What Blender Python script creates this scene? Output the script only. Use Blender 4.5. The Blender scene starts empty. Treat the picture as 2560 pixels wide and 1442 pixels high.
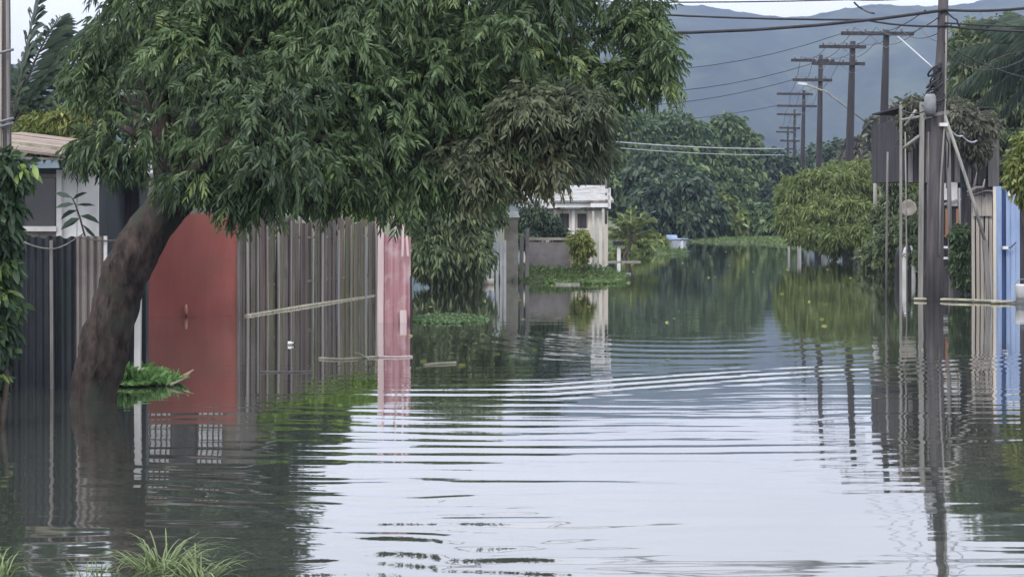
import bpy, math, random
import numpy as np
from mathutils import Vector, Matrix, Quaternion
R = math.radians
rng = np.random.default_rng(11)
rnd = random.Random(5)
sc = bpy.context.scene
col = sc.collection

# ------------------------------------------------------------------ camera
F, CX, HY, CZ = 3600.0, 1280.0, 520.0, 1.9          # focal length and horizon in 2560-px units, eye height
cam_d = bpy.data.cameras.new('camera'); cam = bpy.data.objects.new('camera', cam_d); col.objects.link(cam)
cam.location = (0, 0, CZ); cam.rotation_euler = (R(90), 0, 0)
cam_d.sensor_width = 36; cam_d.lens = 36 * F / 2560; cam_d.shift_y = -201 / 2560
cam_d.clip_end = 6000; cam_d.clip_start = 0.1
sc.camera = cam
# ------------------------------------------------------------------ world (overcast) and sun
w = bpy.data.worlds.new('World'); sc.world = w; w.use_nodes = True
nt = w.node_tree; N = nt.nodes; L = nt.links
SUN_EL, SUN_AZ = R(48), R(215)                       # azimuth clockwise from +Y
bg = N['Background']; sky = N.new('ShaderNodeTexSky'); sky.sky_type = 'NISHITA'; sky.sun_disc = False
sky.sun_elevation = SUN_EL; sky.sun_rotation = SUN_AZ
bg.inputs['Strength'].default_value = 0.1
tc = N.new('ShaderNodeTexCoord'); sx = N.new('ShaderNodeSeparateXYZ'); L.new(tc.outputs['Generated'], sx.inputs[0])
mr = N.new('ShaderNodeMapRange'); mr.inputs[1].default_value = 0; mr.inputs[2].default_value = 1
mr.inputs[3].default_value = 8.9; mr.inputs[4].default_value = 21.0; L.new(sx.outputs[2], mr.inputs[0])
mp = N.new('ShaderNodeMapping'); mp.inputs['Scale'].default_value = (2.2, 2.2, 9); L.new(tc.outputs['Generated'], mp.inputs[0])
nz = N.new('ShaderNodeTexNoise'); nz.inputs['Scale'].default_value = 1.6; nz.inputs['Detail'].default_value = 5; L.new(mp.outputs[0], nz.inputs[0])
nr = N.new('ShaderNodeMapRange'); nr.inputs[1].default_value = .3; nr.inputs[2].default_value = .7; nr.inputs[3].default_value = .9; nr.inputs[4].default_value = 1.08; L.new(nz.outputs[0], nr.inputs[0])
mu = N.new('ShaderNodeMath'); mu.operation = 'MULTIPLY'; L.new(mr.outputs[0], mu.inputs[0]); L.new(nr.outputs[0], mu.inputs[1])
cl = N.new('ShaderNodeMixRGB'); cl.blend_type = 'MULTIPLY'; cl.inputs[0].default_value = 1; cl.inputs[1].default_value = (.95, .96, 1.035, 1); L.new(mu.outputs[0], cl.inputs[2])
mx = N.new('ShaderNodeMixRGB'); mx.inputs[0].default_value = .93; L.new(sky.outputs[0], mx.inputs[1]); L.new(cl.outputs[0], mx.inputs[2])
L.new(mx.outputs[0], bg.inputs['Color'])
sd = bpy.data.lights.new('sun', 'SUN'); sd.energy = 1.1; sd.angle = R(14); sd.color = (1, .95, .87)
sun = bpy.data.objects.new('sun', sd); col.objects.link(sun)
sv = Vector((math.sin(SUN_AZ) * math.cos(SUN_EL), math.cos(SUN_AZ) * math.cos(SUN_EL), math.sin(SUN_EL)))
sun.rotation_euler = sv.to_track_quat('Z', 'Y').to_euler()
sc.view_settings.view_transform = 'Standard'; sc.view_settings.look = 'None'
sc.view_settings.exposure = 0.55; sc.view_settings.gamma = 1
sc.cycles.use_denoising = True; sc.cycles.max_bounces = 6; sc.cycles.volume_bounces = 0
sc.cycles.diffuse_bounces = 3; sc.cycles.glossy_bounces = 3; sc.cycles.caustics_reflective = False

# ------------------------------------------------------------------ materials
def newmat(name):
    m = bpy.data.materials.new(name); m.use_nodes = True
    return m, m.node_tree.nodes, m.node_tree.links, m.node_tree.nodes['Principled BSDF']
def surf(name, c1, c2, scale=3, stretch=(1, 1, 1), rough=.75, bump=.3, streak=None, spec=.3, detail=6, c3=None, scale2=None):
    """mottled surface: c1..c2 by noise stretched along an axis, plus fine grain and bump"""
    m, n, l, p = newmat(name)
    tc = n.new('ShaderNodeTexCoord'); mp = n.new('ShaderNodeMapping'); mp.inputs['Scale'].default_value = stretch
    l.new(tc.outputs['Object'], mp.inputs[0])
    a = n.new('ShaderNodeTexNoise'); a.inputs['Scale'].default_value = scale; a.inputs['Detail'].default_value = detail; a.inputs['Roughness'].default_value = .65
    l.new(mp.outputs[0], a.inputs[0])
    r = n.new('ShaderNodeValToRGB'); r.color_ramp.elements[0].position = .34; r.color_ramp.elements[1].position = .68
    r.color_ramp.elements[0].color = (*c1, 1); r.color_ramp.elements[1].color = (*c2, 1); l.new(a.outputs[0], r.inputs[0])
    out = r.outputs[0]
    if c3:
        b = n.new('ShaderNodeTexNoise'); b.inputs['Scale'].default_value = scale2 or scale * .35; b.inputs['Detail'].default_value = 4
        l.new(tc.outputs['Object'], b.inputs[0])
        q = n.new('ShaderNodeValToRGB'); q.color_ramp.elements[0].position = .5; q.color_ramp.elements[1].position = .66
        l.new(b.outputs[0], q.inputs[0])
        mx = n.new('ShaderNodeMixRGB'); l.new(q.outputs[0], mx.inputs[0]); l.new(out, mx.inputs[1]); mx.inputs[2].default_value = (*c3, 1); out = mx.outputs[0]
    l.new(out, p.inputs['Base Color'])
    p.inputs['Roughness'].default_value = rough; p.inputs['Specular IOR Level'].default_value = spec
    if bump:
        b = n.new('ShaderNodeBump'); b.inputs['Strength'].default_value = bump; b.inputs['Distance'].default_value = .03
        l.new(a.outputs[0], b.inputs['Height']); l.new(b.outputs[0], p.inputs['Normal'])
    return m
def leafmat(name, c1, c2, c3=None, rough=.5, trans=.25, nscale=.9):
    """leaf colour drawn per leaf spray from attribute 'tint' (0..1), light passes a little"""
    m, n, l, p = newmat(name)
    at = n.new('ShaderNodeAttribute'); at.attribute_name = 'tint'
    r = n.new('ShaderNodeValToRGB'); e = r.color_ramp.elements
    e[0].color = (*c1, 1); e[1].color = (*c2, 1); e[1].position = .8
    if c3: x = e.new(.97); x.color = (*c3, 1)
    l.new(at.outputs['Fac'], r.inputs[0]); l.new(r.outputs[0], p.inputs['Base Color'])
    p.inputs['Roughness'].default_value = rough; p.inputs['Specular IOR Level'].default_value = .35
    t = n.new('ShaderNodeBsdfTranslucent'); l.new(r.outputs[0], t.inputs[0])
    mx = n.new('ShaderNodeMixShader'); mx.inputs[0].default_value = trans
    l.new(p.outputs[0], mx.inputs[1]); l.new(t.outputs[0], mx.inputs[2]); l.new(mx.outputs[0], n['Material Output'].inputs[0])
    return m
V = (1, 1, .08)      # vertical streaks
M = dict(
    bark=surf('bark', (.016, .012, .011), (.085, .064, .056), 11, (1.3, 1.3, .45), .95, 1.0, c3=(.045, .052, .04), scale2=3, detail=9),
    branch=surf('branch_bark', (.04, .032, .026), (.1, .08, .065), 6),
    red=surf('faded_red_sheet', (.27, .078, .068), (.34, .115, .1), 2.2, (1, 1, .25), .6, .12, c3=(.24, .1, .075), scale2=1.3),
    brownboard=surf('weathered_boards', (.085, .072, .066), (.19, .165, .15), 9, V, .85, .35, c3=(.11, .1, .075)),
    boardolive=surf('olive_stained_boards', (.085, .08, .05), (.19, .175, .12), 9, (1, 1, .08), .85, .35, c3=(.13, .13, .08)),
    boardwarm=surf('warm_brown_boards', (.085, .062, .055), (.2, .155, .135), 9, (1, 1, .08), .85, .35),
    boarddark=surf('dark_brown_boards', (.045, .038, .036), (.12, .1, .095), 9, (1, 1, .08), .85, .35),
    poledark=surf('dark_pole_wood', (.022, .02, .022), (.06, .055, .06), 12, (1, 1, .06), .85, .5),
    paleboard=surf('pale_boards', (.26, .24, .22), (.36, .34, .31), 9, V, .85, .3),
    palepost=surf('weathered_white', (.32, .33, .3), (.62, .62, .58), 8, (1, 1, .2), .7, .3),
    pink=surf('pink_sheet', (.40, .2, .22), (.62, .38, .41), 5, V, .7, .15, c3=(.6, .47, .48), scale2=3),
    pinkpale=surf('pale_pink_sheet', (.6, .45, .46), (.78, .66, .66), 5, V, .7, .15),
    darksheet=surf('dark_sheet', (.018, .022, .027), (.045, .052, .06), 3, (1, 1, .3), .6, .2, c3=(.028, .045, .04)),
    greysheet=surf('grey_sheet', (.19, .165, .155), (.3, .27, .26), 5, V, .6, .2, c3=(.16, .12, .13)),
    white=surf('white_paint', (.62, .62, .62), (.8, .8, .8), 4, (1, 1, .4), .6, .15, c3=(.5, .5, .5)),
    cream=surf('cream_boards', (.46, .41, .35), (.72, .66, .58), 7, V, .75, .3),
    greywood=surf('grey_wood', (.12, .11, .11), (.25, .24, .23), 10, V, .85, .5),
    palewood=surf('pale_timber', (.19, .185, .17), (.38, .37, .34), 10, V, .85, .4),
    darkwood=surf('dark_wood', (.022, .02, .024), (.075, .068, .075), 10, V, .85, .4),
    polew=surf('pole_wood', (.05, .045, .047), (.12, .11, .115), 12, (1, 1, .06), .85, .5),
    blue=surf('blue_paint', (.19, .27, .45), (.38, .48, .68), 6, (1, 1, .08), .65, .2),
    deepblue=surf('deep_blue_paint', (.03, .055, .16), (.07, .12, .28), 6, V, .65, .2),
    orange=surf('orange_wood', (.28, .13, .07), (.42, .24, .16), 8, V, .8, .3),
    thatch=surf('roof_planks', (.16, .12, .1), (.36, .3, .26), 12, (.15, 1, 1), .85, .5),
    tin=surf('roof_tin', (.2, .21, .21), (.4, .41, .4), 5, (1, 1, 1), .6, .3, c3=(.16, .1, .07), scale2=2.5),
    pinkroof=surf('pink_roof', (.3, .22, .2), (.45, .34, .32), 8, (.2, 1, 1), .7, .4),
    concrete=surf('concrete', (.22, .21, .18), (.34, .32, .28), 5, rough=.9, bump=.4, c3=(.12, .12, .09)),
    greywall=surf('grey_panel', (.15, .14, .14), (.22, .2, .2), 4, rough=.8, bump=.2, c3=(.26, .25, .25)),
    black=surf('black_rubber', (.012, .012, .013), (.03, .03, .032), 6, rough=.6, bump=.1),
    glass=surf('dark_glass', (.02, .024, .028), (.03, .035, .04), 3, rough=.15, bump=0, spec=.6),
    wire=surf('wire', (.02, .02, .022), (.04, .04, .045), 6, rough=.6, bump=0),
    palewire=surf('pale_wire', (.35, .37, .4), (.45, .47, .5), 6, rough=.6, bump=0),
    metal=surf('grey_metal', (.16, .17, .18), (.26, .27, .28), 6, rough=.5, bump=.1),
    hull=surf('hull_paint', (.55, .6, .66), (.72, .76, .82), 4, rough=.4, bump=.05),
    straw=surf('dry_stems', (.2, .19, .14), (.42, .41, .31), 12, rough=.8, bump=.1),
    tip=surf('orange_tips', (.5, .28, .18), (.62, .4, .28), 12, rough=.8, bump=.1),
    mango=leafmat('mango_leaf', (.042, .07, .042), (.15, .225, .092), (.28, .34, .13), .5),
    olivedry=leafmat('dry_olive_leaf', (.075, .1, .062), (.19, .215, .12), (.3, .31, .18)),
    vine=leafmat('vine_leaf', (.025, .05, .03), (.06, .11, .05), (.3, .42, .12), .45),
    palm=leafmat('palm_leaf', (.05, .085, .065), (.12, .17, .11), (.2, .24, .14), .45),
    yellow=leafmat('yellow_green_leaf', (.1, .14, .03), (.22, .25, .07), (.32, .33, .12)),
    brightg=leafmat('bright_green_leaf', (.12, .22, .03), (.24, .38, .06), (.34, .46, .1)),
    dull=leafmat('dull_leaf', (.06, .066, .048), (.13, .135, .09), (.22, .21, .15)),
    dark=leafmat('dark_leaf', (.03, .055, .038), (.075, .115, .065), (.14, .19, .09)),
    shrub=leafmat('shrub_leaf', (.075, .11, .055), (.165, .21, .1), (.28, .32, .17)),
    mid=leafmat('mid_leaf', (.05, .09, .042), (.12, .18, .075), (.2, .27, .11)),
    lime=leafmat('lime_leaf', (.09, .125, .035), (.2, .25, .08), (.3, .35, .14)),
    grass=leafmat('grass_blade', (.08, .14, .05), (.17, .25, .09), (.3, .34, .16)),
    weed=leafmat('water_weed_leaf', (.06, .11, .05), (.13, .21, .09), (.36, .42, .25)),
    clump=leafmat('clump_leaf', (.12, .25, .08), (.26, .44, .16), (.45, .58, .32)),
    olive=leafmat('olive_blade', (.1, .145, .06), (.22, .28, .12), (.34, .38, .2)),
)
# ------------------------------------------------------------------ mesh helpers
def W(px, py, d): return Vector(((px - CX) / F * d, d, CZ + (HY - py) / F * d))
def X(px, d): return (px - CX) / F * d
def Z(py, d): return CZ + (HY - py) / F * d
def D(wy): return F * CZ / (wy - HY)
class MB:
    def __init__(s): s.v = []; s.f = []
    def add(s, vs, fs):
        o = len(s.v); s.v += [tuple(v) for v in vs]; s.f += [tuple(i + o for i in f) for f in fs]; return s
    def box(s, c, size, rot=(0, 0, 0), taper=1):
        m = Matrix.Rotation(rot[2], 3, 'Z') @ Matrix.Rotation(rot[1], 3, 'Y') @ Matrix.Rotation(rot[0], 3, 'X')
        c = Vector(c); hx, hy, hz = size[0] / 2, size[1] / 2, size[2] / 2
        vs = [c + m @ Vector((x * (hx if z < 0 else hx * taper), y * hy, z * hz)) for x in (-1, 1) for y in (-1, 1) for z in (-1, 1)]
        return s.add(vs, [(0, 1, 3, 2), (4, 6, 7, 5), (0, 4, 5, 1), (2, 3, 7, 6), (0, 2, 6, 4), (1, 5, 7, 3)])
    def bar(s, a, b, w_, t=None, up=Vector((0, 0, 1))):
        a, b = Vector(a), Vector(b); t = t or w_; ax = (b - a).normalized()
        if abs(ax.dot(up)) > .95: up = Vector((0, 1, 0))
        n = ax.cross(up).normalized(); u = n.cross(ax)
        vs = [p + n * (i * w_ / 2) + u * (j * t / 2) for p in (a, b) for i, j in ((-1, -1), (1, -1), (1, 1), (-1, 1))]
        return s.add(vs, [(0, 3, 2, 1), (4, 5, 6, 7), (0, 1, 5, 4), (1, 2, 6, 5), (2, 3, 7, 6), (3, 0, 4, 7)])
    def tube(s, pts, rad, n=8, wob=0):
        pts = [Vector(p) for p in pts]
        if not hasattr(rad, '__len__'): rad = [rad] * len(pts)
        vs = []
        up = Vector((0, 0, 1)); d0 = (pts[-1] - pts[0]).normalized()
        if abs(d0.z) > .8: up = Vector((0, 1, 0))
        for i, p in enumerate(pts):
            t = (pts[min(i + 1, len(pts) - 1)] - pts[max(i - 1, 0)]).normalized()
            a = t.cross(up).normalized(); b = a.cross(t)
            for k in range(n):
                an = 2 * math.pi * k / n; rr = rad[i] * (1 + wob * (rnd.random() - .5))
                vs.append(p + a * (math.cos(an) * rr) + b * (math.sin(an) * rr))
        fs = [(i * n + k, i * n + (k + 1) % n, (i + 1) * n + (k + 1) % n, (i + 1) * n + k) for i in range(len(pts) - 1) for k in range(n)]
        fs += [tuple(range(n))[::-1], tuple((len(pts) - 1) * n + k for k in range(n))]
        return s.add(vs, fs)
    def sheet(s, a, b, z0, z1, amp=.012, pitch=.076, th=.006, topjit=0, bulge=0):
        """upright corrugated sheet from ground point a to b, vertical ribs, real thickness"""
        a, b = Vector((a[0], a[1], 0)), Vector((b[0], b[1], 0)); ln = (b - a).length; t = (b - a) / ln; nn = Vector((t.y, -t.x, 0))
        k = max(4, int(ln / pitch * 6)); rows = 6; vs = []
        for side in (0, 1):
            for i in range(k + 1):
                u = i / k; o = amp * math.sin(u * ln / pitch * 2 * math.pi); tj = topjit * math.sin(u * 9 + 1.3) * math.sin(u * 23)
                for j in range(rows + 1):
                    q = j / rows; z = z0 + (z1 - z0 + tj) * q
                    p = a + t * (u * ln) + nn * (o + bulge * math.sin(math.pi * u) * q + side * -th); vs.append((p.x, p.y, z))
        r1 = rows + 1; fs = []; off = (k + 1) * r1
        for i in range(k):
            for j in range(rows):
                q = (i * r1 + j, (i + 1) * r1 + j, (i + 1) * r1 + j + 1, i * r1 + j + 1)
                fs.append(q); fs.append(tuple(x + off for x in q[::-1]))
            fs.append((i * r1 + rows, (i + 1) * r1 + rows, (i + 1) * r1 + rows + off, i * r1 + rows + off))
        fs.append(tuple([j for j in range(r1)] + [off + j for j in range(r1)][::-1])); e = k * r1
        fs.append(tuple([e + off + j for j in range(r1)] + [e + j for j in range(r1)][::-1]))
        return s.add(vs, fs)
    def boards(s, a, b, z0, z1, wmin=.08, wmax=.16, th=.02, jit=.05, gap=.006, z1b=None, lean=.01, notch=0):
        a, b = Vector((a[0], a[1], 0)), Vector((b[0], b[1], 0)); ln = (b - a).length; t = (b - a) / ln; ang = math.atan2(t.y, t.x); x = 0
        z1b = z1 if z1b is None else z1b
        while x < ln - .02:
            w_ = min(rnd.uniform(wmin, wmax), ln - x); u = (x + w_ / 2) / ln; top = z1 + (z1b - z1) * u + rnd.uniform(-jit, jit)
            c = a + t * (x + w_ / 2) + Vector((t.y, -t.x, 0)) * rnd.uniform(-.012, .012)
            s.box((c.x, c.y, (z0 + top) / 2), (w_ - gap, th, top - z0), (0, rnd.uniform(-lean, lean), ang)); x += w_
        return s
    def build(s, name, mat, parent=None, smooth=False):
        me = bpy.data.meshes.new(name); o = bpy.data.objects.new(name, me); col.objects.link(o)
        off = Vector(parent.get('_o', (0, 0, 0))) if parent else Vector((0, 0, 0))
        me.from_pydata([(v[0] - off.x, v[1] - off.y, v[2] - off.z) for v in s.v], [], s.f)
        me.materials.append(mat if not isinstance(mat, str) else M[mat])
        if smooth: me.polygons.foreach_set('use_smooth', [True] * len(me.polygons))
        me.update()
        if parent: o.parent = parent; o['_o'] = tuple(off)
        return o
def thing(name, label, cat, loc=(0, 0, 0), group=None):
    o = bpy.data.objects.new(name, None); col.objects.link(o); o.location = loc; o.empty_display_size = .2
    o['_o'] = tuple(float(x) for x in loc); o['label'] = label; o['category'] = cat
    if group: o['group'] = group
    return o
def tag(o, label, cat, group=None):
    o['label'] = label; o['category'] = cat
    if group: o['group'] = group
    return o
def struct(o, kind='structure', label=None, cat=None):
    o['kind'] = kind
    if label: o['label'] = label
    if cat: o['category'] = cat
    return o
def raw(name, v, nf, size, mat, parent=None, tint=None, smooth=False):
    """fast mesh: v (n,3), faces implicit: nf faces of `size` given as index array"""
    me = bpy.data.meshes.new(name); v = np.asarray(v, np.float32)
    off = np.array(parent.get('_o', (0, 0, 0)), np.float32) if parent else np.zeros(3, np.float32)
    me.vertices.add(len(v)); me.vertices.foreach_set('co', (v - off).ravel())
    idx = np.asarray(nf, np.int32); me.loops.add(idx.size); me.loops.foreach_set('vertex_index', idx.ravel())
    me.polygons.add(len(idx)); me.polygons.foreach_set('loop_start', np.arange(0, idx.size, size, dtype=np.int32))
    me.polygons.foreach_set('use_smooth', np.full(len(idx), smooth))
    if tint is not None:
        a = me.attributes.new('tint', 'FLOAT', 'POINT'); a.data.foreach_set('value', np.asarray(tint, np.float32))
    me.update(calc_edges=True); me.validate()
    me.materials.append(M[mat] if isinstance(mat, str) else mat)
    o = bpy.data.objects.new(name, me); col.objects.link(o)
    if parent: o.parent = parent; o['_o'] = tuple(float(x) for x in off)
    return o
def nrm(a): return a / np.maximum(np.linalg.norm(a, axis=1, keepdims=True), 1e-6)
def leaves(base, ax, ln, wd, tint, droop=.25):
    """lanceolate leaves: 6 verts, folded on the midrib and drooping. returns verts, faces(quads), tint"""
    n = len(base); ax = nrm(ax); r = nrm(rng.normal(size=(n, 3))); side = nrm(np.cross(ax, r)); up = np.cross(side, ax)
    ln = np.broadcast_to(np.asarray(ln, float), (n,))[:, None]; wd = np.broadcast_to(np.asarray(wd, float), (n,))[:, None]
    dn = np.array([[0, 0, -1.0]])
    p1 = base + ax * ln * .4 + dn * ln * droop * .12; p2 = base + ax * ln * .75 + dn * ln * droop * .45; tip = base + ax * ln + dn * ln * droop
    v = np.stack([base, p1 + side * wd * .5 + up * wd * .18, p2 + side * wd * .38 + up * wd * .12, tip, p2 - side * wd * .38 + up * wd * .12, p1 - side * wd * .5 + up * wd * .18], 1)
    i = np.arange(n)[:, None] * 6
    f = np.concatenate([i + np.array([[0, 1, 2, 3]]), i + np.array([[0, 3, 4, 5]])], 0)
    return v.reshape(-1, 3), f, np.repeat(tint, 6)
def sprays(blobs, n, k, ln, wd, shell=.55, down=.5, spread=.9, droop=.3, cut=None, size_tint=True):
    """sprays of k leaves through ellipsoid blobs [(x,y,z,rx,ry,rz)], denser near their surface"""
    B = np.array(blobs, float); wt = B[:, 3] * B[:, 5]; wt /= wt.sum(); bi = rng.choice(len(B), n, p=wt)
    u = nrm(rng.normal(size=(n, 3))); rr = shell + (1.06 - shell) * rng.random(n) ** .7
    lump = 1 + .16 * np.sin(u[:, 0] * 7 + bi) * np.sin(u[:, 1] * 6 + bi * 2) + .12 * np.sin(u[:, 2] * 9 + bi * 3)
    c = B[bi, :3] + u * B[bi, 3:6] * (rr * lump)[:, None]
    o = nrm(u + np.array([[0, 0, -down]]) * .6)
    t = np.clip(rng.normal(.42, .26, n) + .17 * np.sin(bi * 12.9), 0, 1)
    if cut is not None: m = cut(c); c, o, t = c[m], o[m], t[m]
    n = len(c); cc = np.repeat(c, k, 0); oo = np.repeat(o, k, 0); tt = np.clip(np.repeat(t, k) + rng.normal(0, .06, n * k), 0, 1)
    ax = oo * .55 + rng.normal(size=(n * k, 3)) * spread * .6 + np.array([[0, 0, -down]])
    cc = cc + rng.normal(size=(n * k, 3)) * ln * .22
    s = rng.uniform(.65, 1.15, n * k)
    return leaves(cc, ax, ln * s, wd * s, tt, droop)
def pinnate(blobs, n, pairs, twig, ln, wd, shell=.5, down=.5, droop=.35, sub=7, subr=.42):
    """feathery sprays: leaflets in pairs along short drooping twigs, gathered in clumps over larger blobs"""
    B = []
    for b in blobs:
        k = max(3, int(sub * (b[3] / .7) ** 1.3)); u = nrm(rng.normal(size=(k, 3)))
        for q in u:
            f_ = rng.uniform(.45, .95); rr = subr * rng.uniform(.7, 1.25)
            B.append((b[0] + q[0] * b[3] * f_, b[1] + q[1] * b[4] * f_, b[2] + q[2] * b[5] * f_, b[3] * rr * 1.15, b[4] * rr, b[5] * rr * .8))
    B = np.array(B); bt = np.clip(rng.normal(.42, .2, len(B)), .05, .85); wt = (B[:, 3] * B[:, 5]); wt /= wt.sum(); bi = rng.choice(len(B), n, p=wt)
    u = nrm(rng.normal(size=(n, 3))); u[:, 2] = np.abs(u[:, 2]) * np.sign(rng.random(n) - .3); rr = shell + (1.1 - shell) * rng.random(n)
    c = B[bi, :3] + u * B[bi, 3:6] * rr[:, None]
    tw = nrm(u * .8 + rng.normal(size=(n, 3)) * .45 + np.array([[0, 0, -down]])); side = nrm(np.cross(tw, rng.normal(size=(n, 3)) * .5 + np.array([[0, 0, 1.]])))
    t0 = np.clip(bt[bi] + rng.normal(0, .13, n), 0, 1); base, ax, tt, ll = [], [], [], []
    for j in range(pairs):
        q = (j + 1) / pairs; p = c + tw * twig * q + np.array([[0, 0, -twig * .35 * q * q]]); s_ = 1 - .5 * abs(q - .5)
        for sg in (-1, 1):
            base.append(p); ax.append(tw * (.5 + .5 * q) + side * sg * .85 + rng.normal(size=(n, 3)) * .18 + np.array([[0, 0, -.25 - .3 * down]])); tt.append(np.clip(t0 + rng.normal(0, .05, n), 0, 1)); ll.append(np.full(n, s_) * rng.uniform(.8, 1.15, n))
    base = np.concatenate(base); ax = np.concatenate(ax); tt = np.concatenate(tt); ll = np.concatenate(ll)
    return leaves(base, ax, ln * ll, wd * ll, tt, droop)
def crown(name, parent, mat, *a, **kw):
    v, f, t = sprays(*a, **kw); return raw(name, v, f, 4, mat, parent, t)
def pb(px, py, d, r, ry=1.0, rz=1.0, rx=1.0):      # blob from a place in the photo and its depth, radius in photo px
    p = W(px, py, d); q = r / F * d; return (p.x, p.y, p.z, q * rx, q * ry, q * rz)
def tree(name, label, cat, d, px, blobs, mat, n, ln, wd, k=5, group=None, tr=.12, z0=-.4, trunk='branch', limbs=True, **kw):
    x0 = X(px, d); root = thing(name, label, cat, (x0, d, 0), group)
    crown('crown', root, mat, blobs, n, k, ln, wd, **kw)
    m = MB(); zc = sum(b[2] for b in blobs) / len(blobs); top = Vector((sum(b[0] for b in blobs) / len(blobs), sum(b[1] for b in blobs) / len(blobs), zc))
    base = Vector((x0, d, z0)); fk = base.lerp(top, .45) + Vector((.1, 0, 0))
    m.tube([base, base.lerp(fk, .5) + Vector((.05 * tr * 8, 0, 0)), fk, fk.lerp(top, .6), top], [tr * 1.3, tr, tr * .85, tr * .5, tr * .2], 8, .1)
    if limbs:
        for b in blobs:
            e = Vector(b[:3]); mid = fk.lerp(e, .5) + Vector((0, 0, -.08 * (e - fk).length))
            m.tube([fk, mid, e], [tr * .55, tr * .35, tr * .12], 6, .1)
    m.build('trunk', trunk, root, True)
    return root

# ------------------------------------------------------------------ ground, water, hills, haze
def gh(x, y):
    h = -.55 + 0 * x
    sm = lambda a, b, t: np.clip((t - a) / (b - a), 0, 1) ** 2 * (3 - 2 * np.clip((t - a) / (b - a), 0, 1))
    far = sm(76, 82, y + 1.2 * np.sin(x * .5)); h = h + far * .68
    h = np.maximum(h, -.55 + .95 * sm(48, 60, np.abs(x)))
    e = ((x - 15.5) / 2.6) ** 2 + ((y - 76) / 6) ** 2; h = np.maximum(h, -.55 + .75 * np.exp(-e * .9))
    e = ((x - .9) / 2.6) ** 2 + ((y - 39.5) / 2.6) ** 2; h = np.maximum(h, -.55 + .8 * np.clip(1.5 * np.exp(-e * 1.1), 0, 1))
    e = ((x - 5.5) / 3.2) ** 2 + ((y - 62) / 4) ** 2; h = np.maximum(h, -.55 + .75 * np.exp(-e * .9))
    return h + .02 * np.sin(x * 2.1 + y) * np.sin(y * 1.7)
def grid(name, xs, ys, hf, mat, smooth=True):
    Xg, Yg = np.meshgrid(xs, ys); Zg = hf(Xg, Yg); v = np.stack([Xg, Yg, Zg], -1).reshape(-1, 3)
    nx, ny = len(xs), len(ys); i = (np.arange(ny - 1)[:, None] * nx + np.arange(nx - 1)[None]).ravel()[:, None]
    return raw(name, v, i + np.array([[0, 1, nx + 1, nx]]), 4, mat, smooth=smooth)
gm = surf('ground_soil', (.05, .06, .03), (.1, .13, .055), 1.5, rough=.95, bump=.5, c3=(.12, .11, .08))
struct(grid('ground', np.concatenate([np.linspace(-1200, -70, 12), np.arange(-60, 60, .8), np.linspace(70, 1200, 12)]),
            np.concatenate([np.arange(-20, 110, .8), np.linspace(120, 1100, 14)]), gh, gm))
# water: real ripples close by, mirror-calm further out
def wh(x, y):
    h = 0 * x
    nz = lambda a, b, c, p: np.sin(x * a + y * b + p) * np.sin(x * c - y * b * .7 + p * 2.3)
    patch = .55 + .45 * nz(.35, .5, .22, 1.0) + .25 * nz(.9, .8, .6, 4.0)
    calm = 1 - .8 * np.exp(-(((x - 1.9) / 1.5) ** 2 + ((y - 8.5) / 1.6) ** 2))
    env = np.clip((20 - y) / 8, 0, 1) * np.clip(patch, .2, 1.2) * calm * (.35 + .65 / (1 + np.exp(-(x + 2.6) * 2.2)))
    warp = .16 * np.sin(x * .8 + 1) + .07 * np.sin(x * 1.9 + y * 1.7) + .02 * np.sin(x * 4.3 - y * 3)
    for lam, amp, ang, ph in ((.52, 1.0, .8, 0), (.37, .8, -2, 1.7), (.83, 1.0, 1.5, 2.4), (.29, .5, 3, 3.9), (.22, .35, -4, 5), (.16, .3, 2.5, 1), (.12, .16, -3, 2)):
        k = 2 * math.pi / lam; c, s = math.sin(R(ang)), math.cos(R(ang))
        h = h + amp * .0011 * np.sin(k * (c * x + s * (y + warp)) + ph) * env
    # wake crossing the street obliquely
    l0 = 15.1 + .5 * np.clip(x - .4, 0, 9) + .12 * np.sin(x * .7); t = y - l0
    h = h + .0028 * np.sin(2 * math.pi * t / .42 + .5 * np.sin(x * 1.3)) * np.exp(-(t / .75) ** 2) * np.clip((x + 2) / 2.5, 0, 1)
    l1 = 11.3 + .05 * x; t = y - l1
    h = h + .0016 * np.sin(2 * math.pi * t / .34 + .7 * np.sin(x * 1.1)) * np.exp(-(t / .6) ** 2) * np.clip((x + 2.2) / 1.5, 0, 1) * np.clip((3.2 - x) / 1.2, 0, 1)
    # rings spreading in mid street
    r = np.sqrt((x - 2.4) ** 2 + ((y - 23.5) * .75) ** 2)
    h = h + .0022 * np.sin(2 * math.pi * r / .5) * np.exp(-((r - 3.2) / 1.1) ** 2) * np.clip((23.5 - y) / 2, 0, 1)
    # choppy broken patch close to the bank on the left
    e = np.exp(-(((x + .55) / 1.0) ** 2 + ((y - 8.4) / 1.3) ** 2)); w2 = .12 * np.sin(x * 3.1 + y) + .07 * np.sin(x * 6.7 - y * 2)
    for lam, am, an, ph in ((.31, 1.0, 9, 0), (.23, .8, -12, 2), (.17, .6, 5, 4), (.13, .4, -20, 1), (.4, .8, -4, 3)):
        k = 2 * math.pi / lam; h = h + e * am * lam * .0038 * np.sin(k * (math.sin(R(an)) * x + math.cos(R(an)) * (y + w2)) + ph)
    return h * np.clip((34 - y) / 6, 0, 1)
wm, n, l, p = newmat('flood_water')
p.inputs['Base Color'].default_value = (.045, .05, .042, 1); p.inputs['Roughness'].default_value = .035
p.inputs['IOR'].default_value = 2.0; p.inputs['Coat Weight'].default_value = 1; p.inputs['Coat IOR'].default_value = 1.65; p.inputs['Coat Roughness'].default_value = .025
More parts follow.
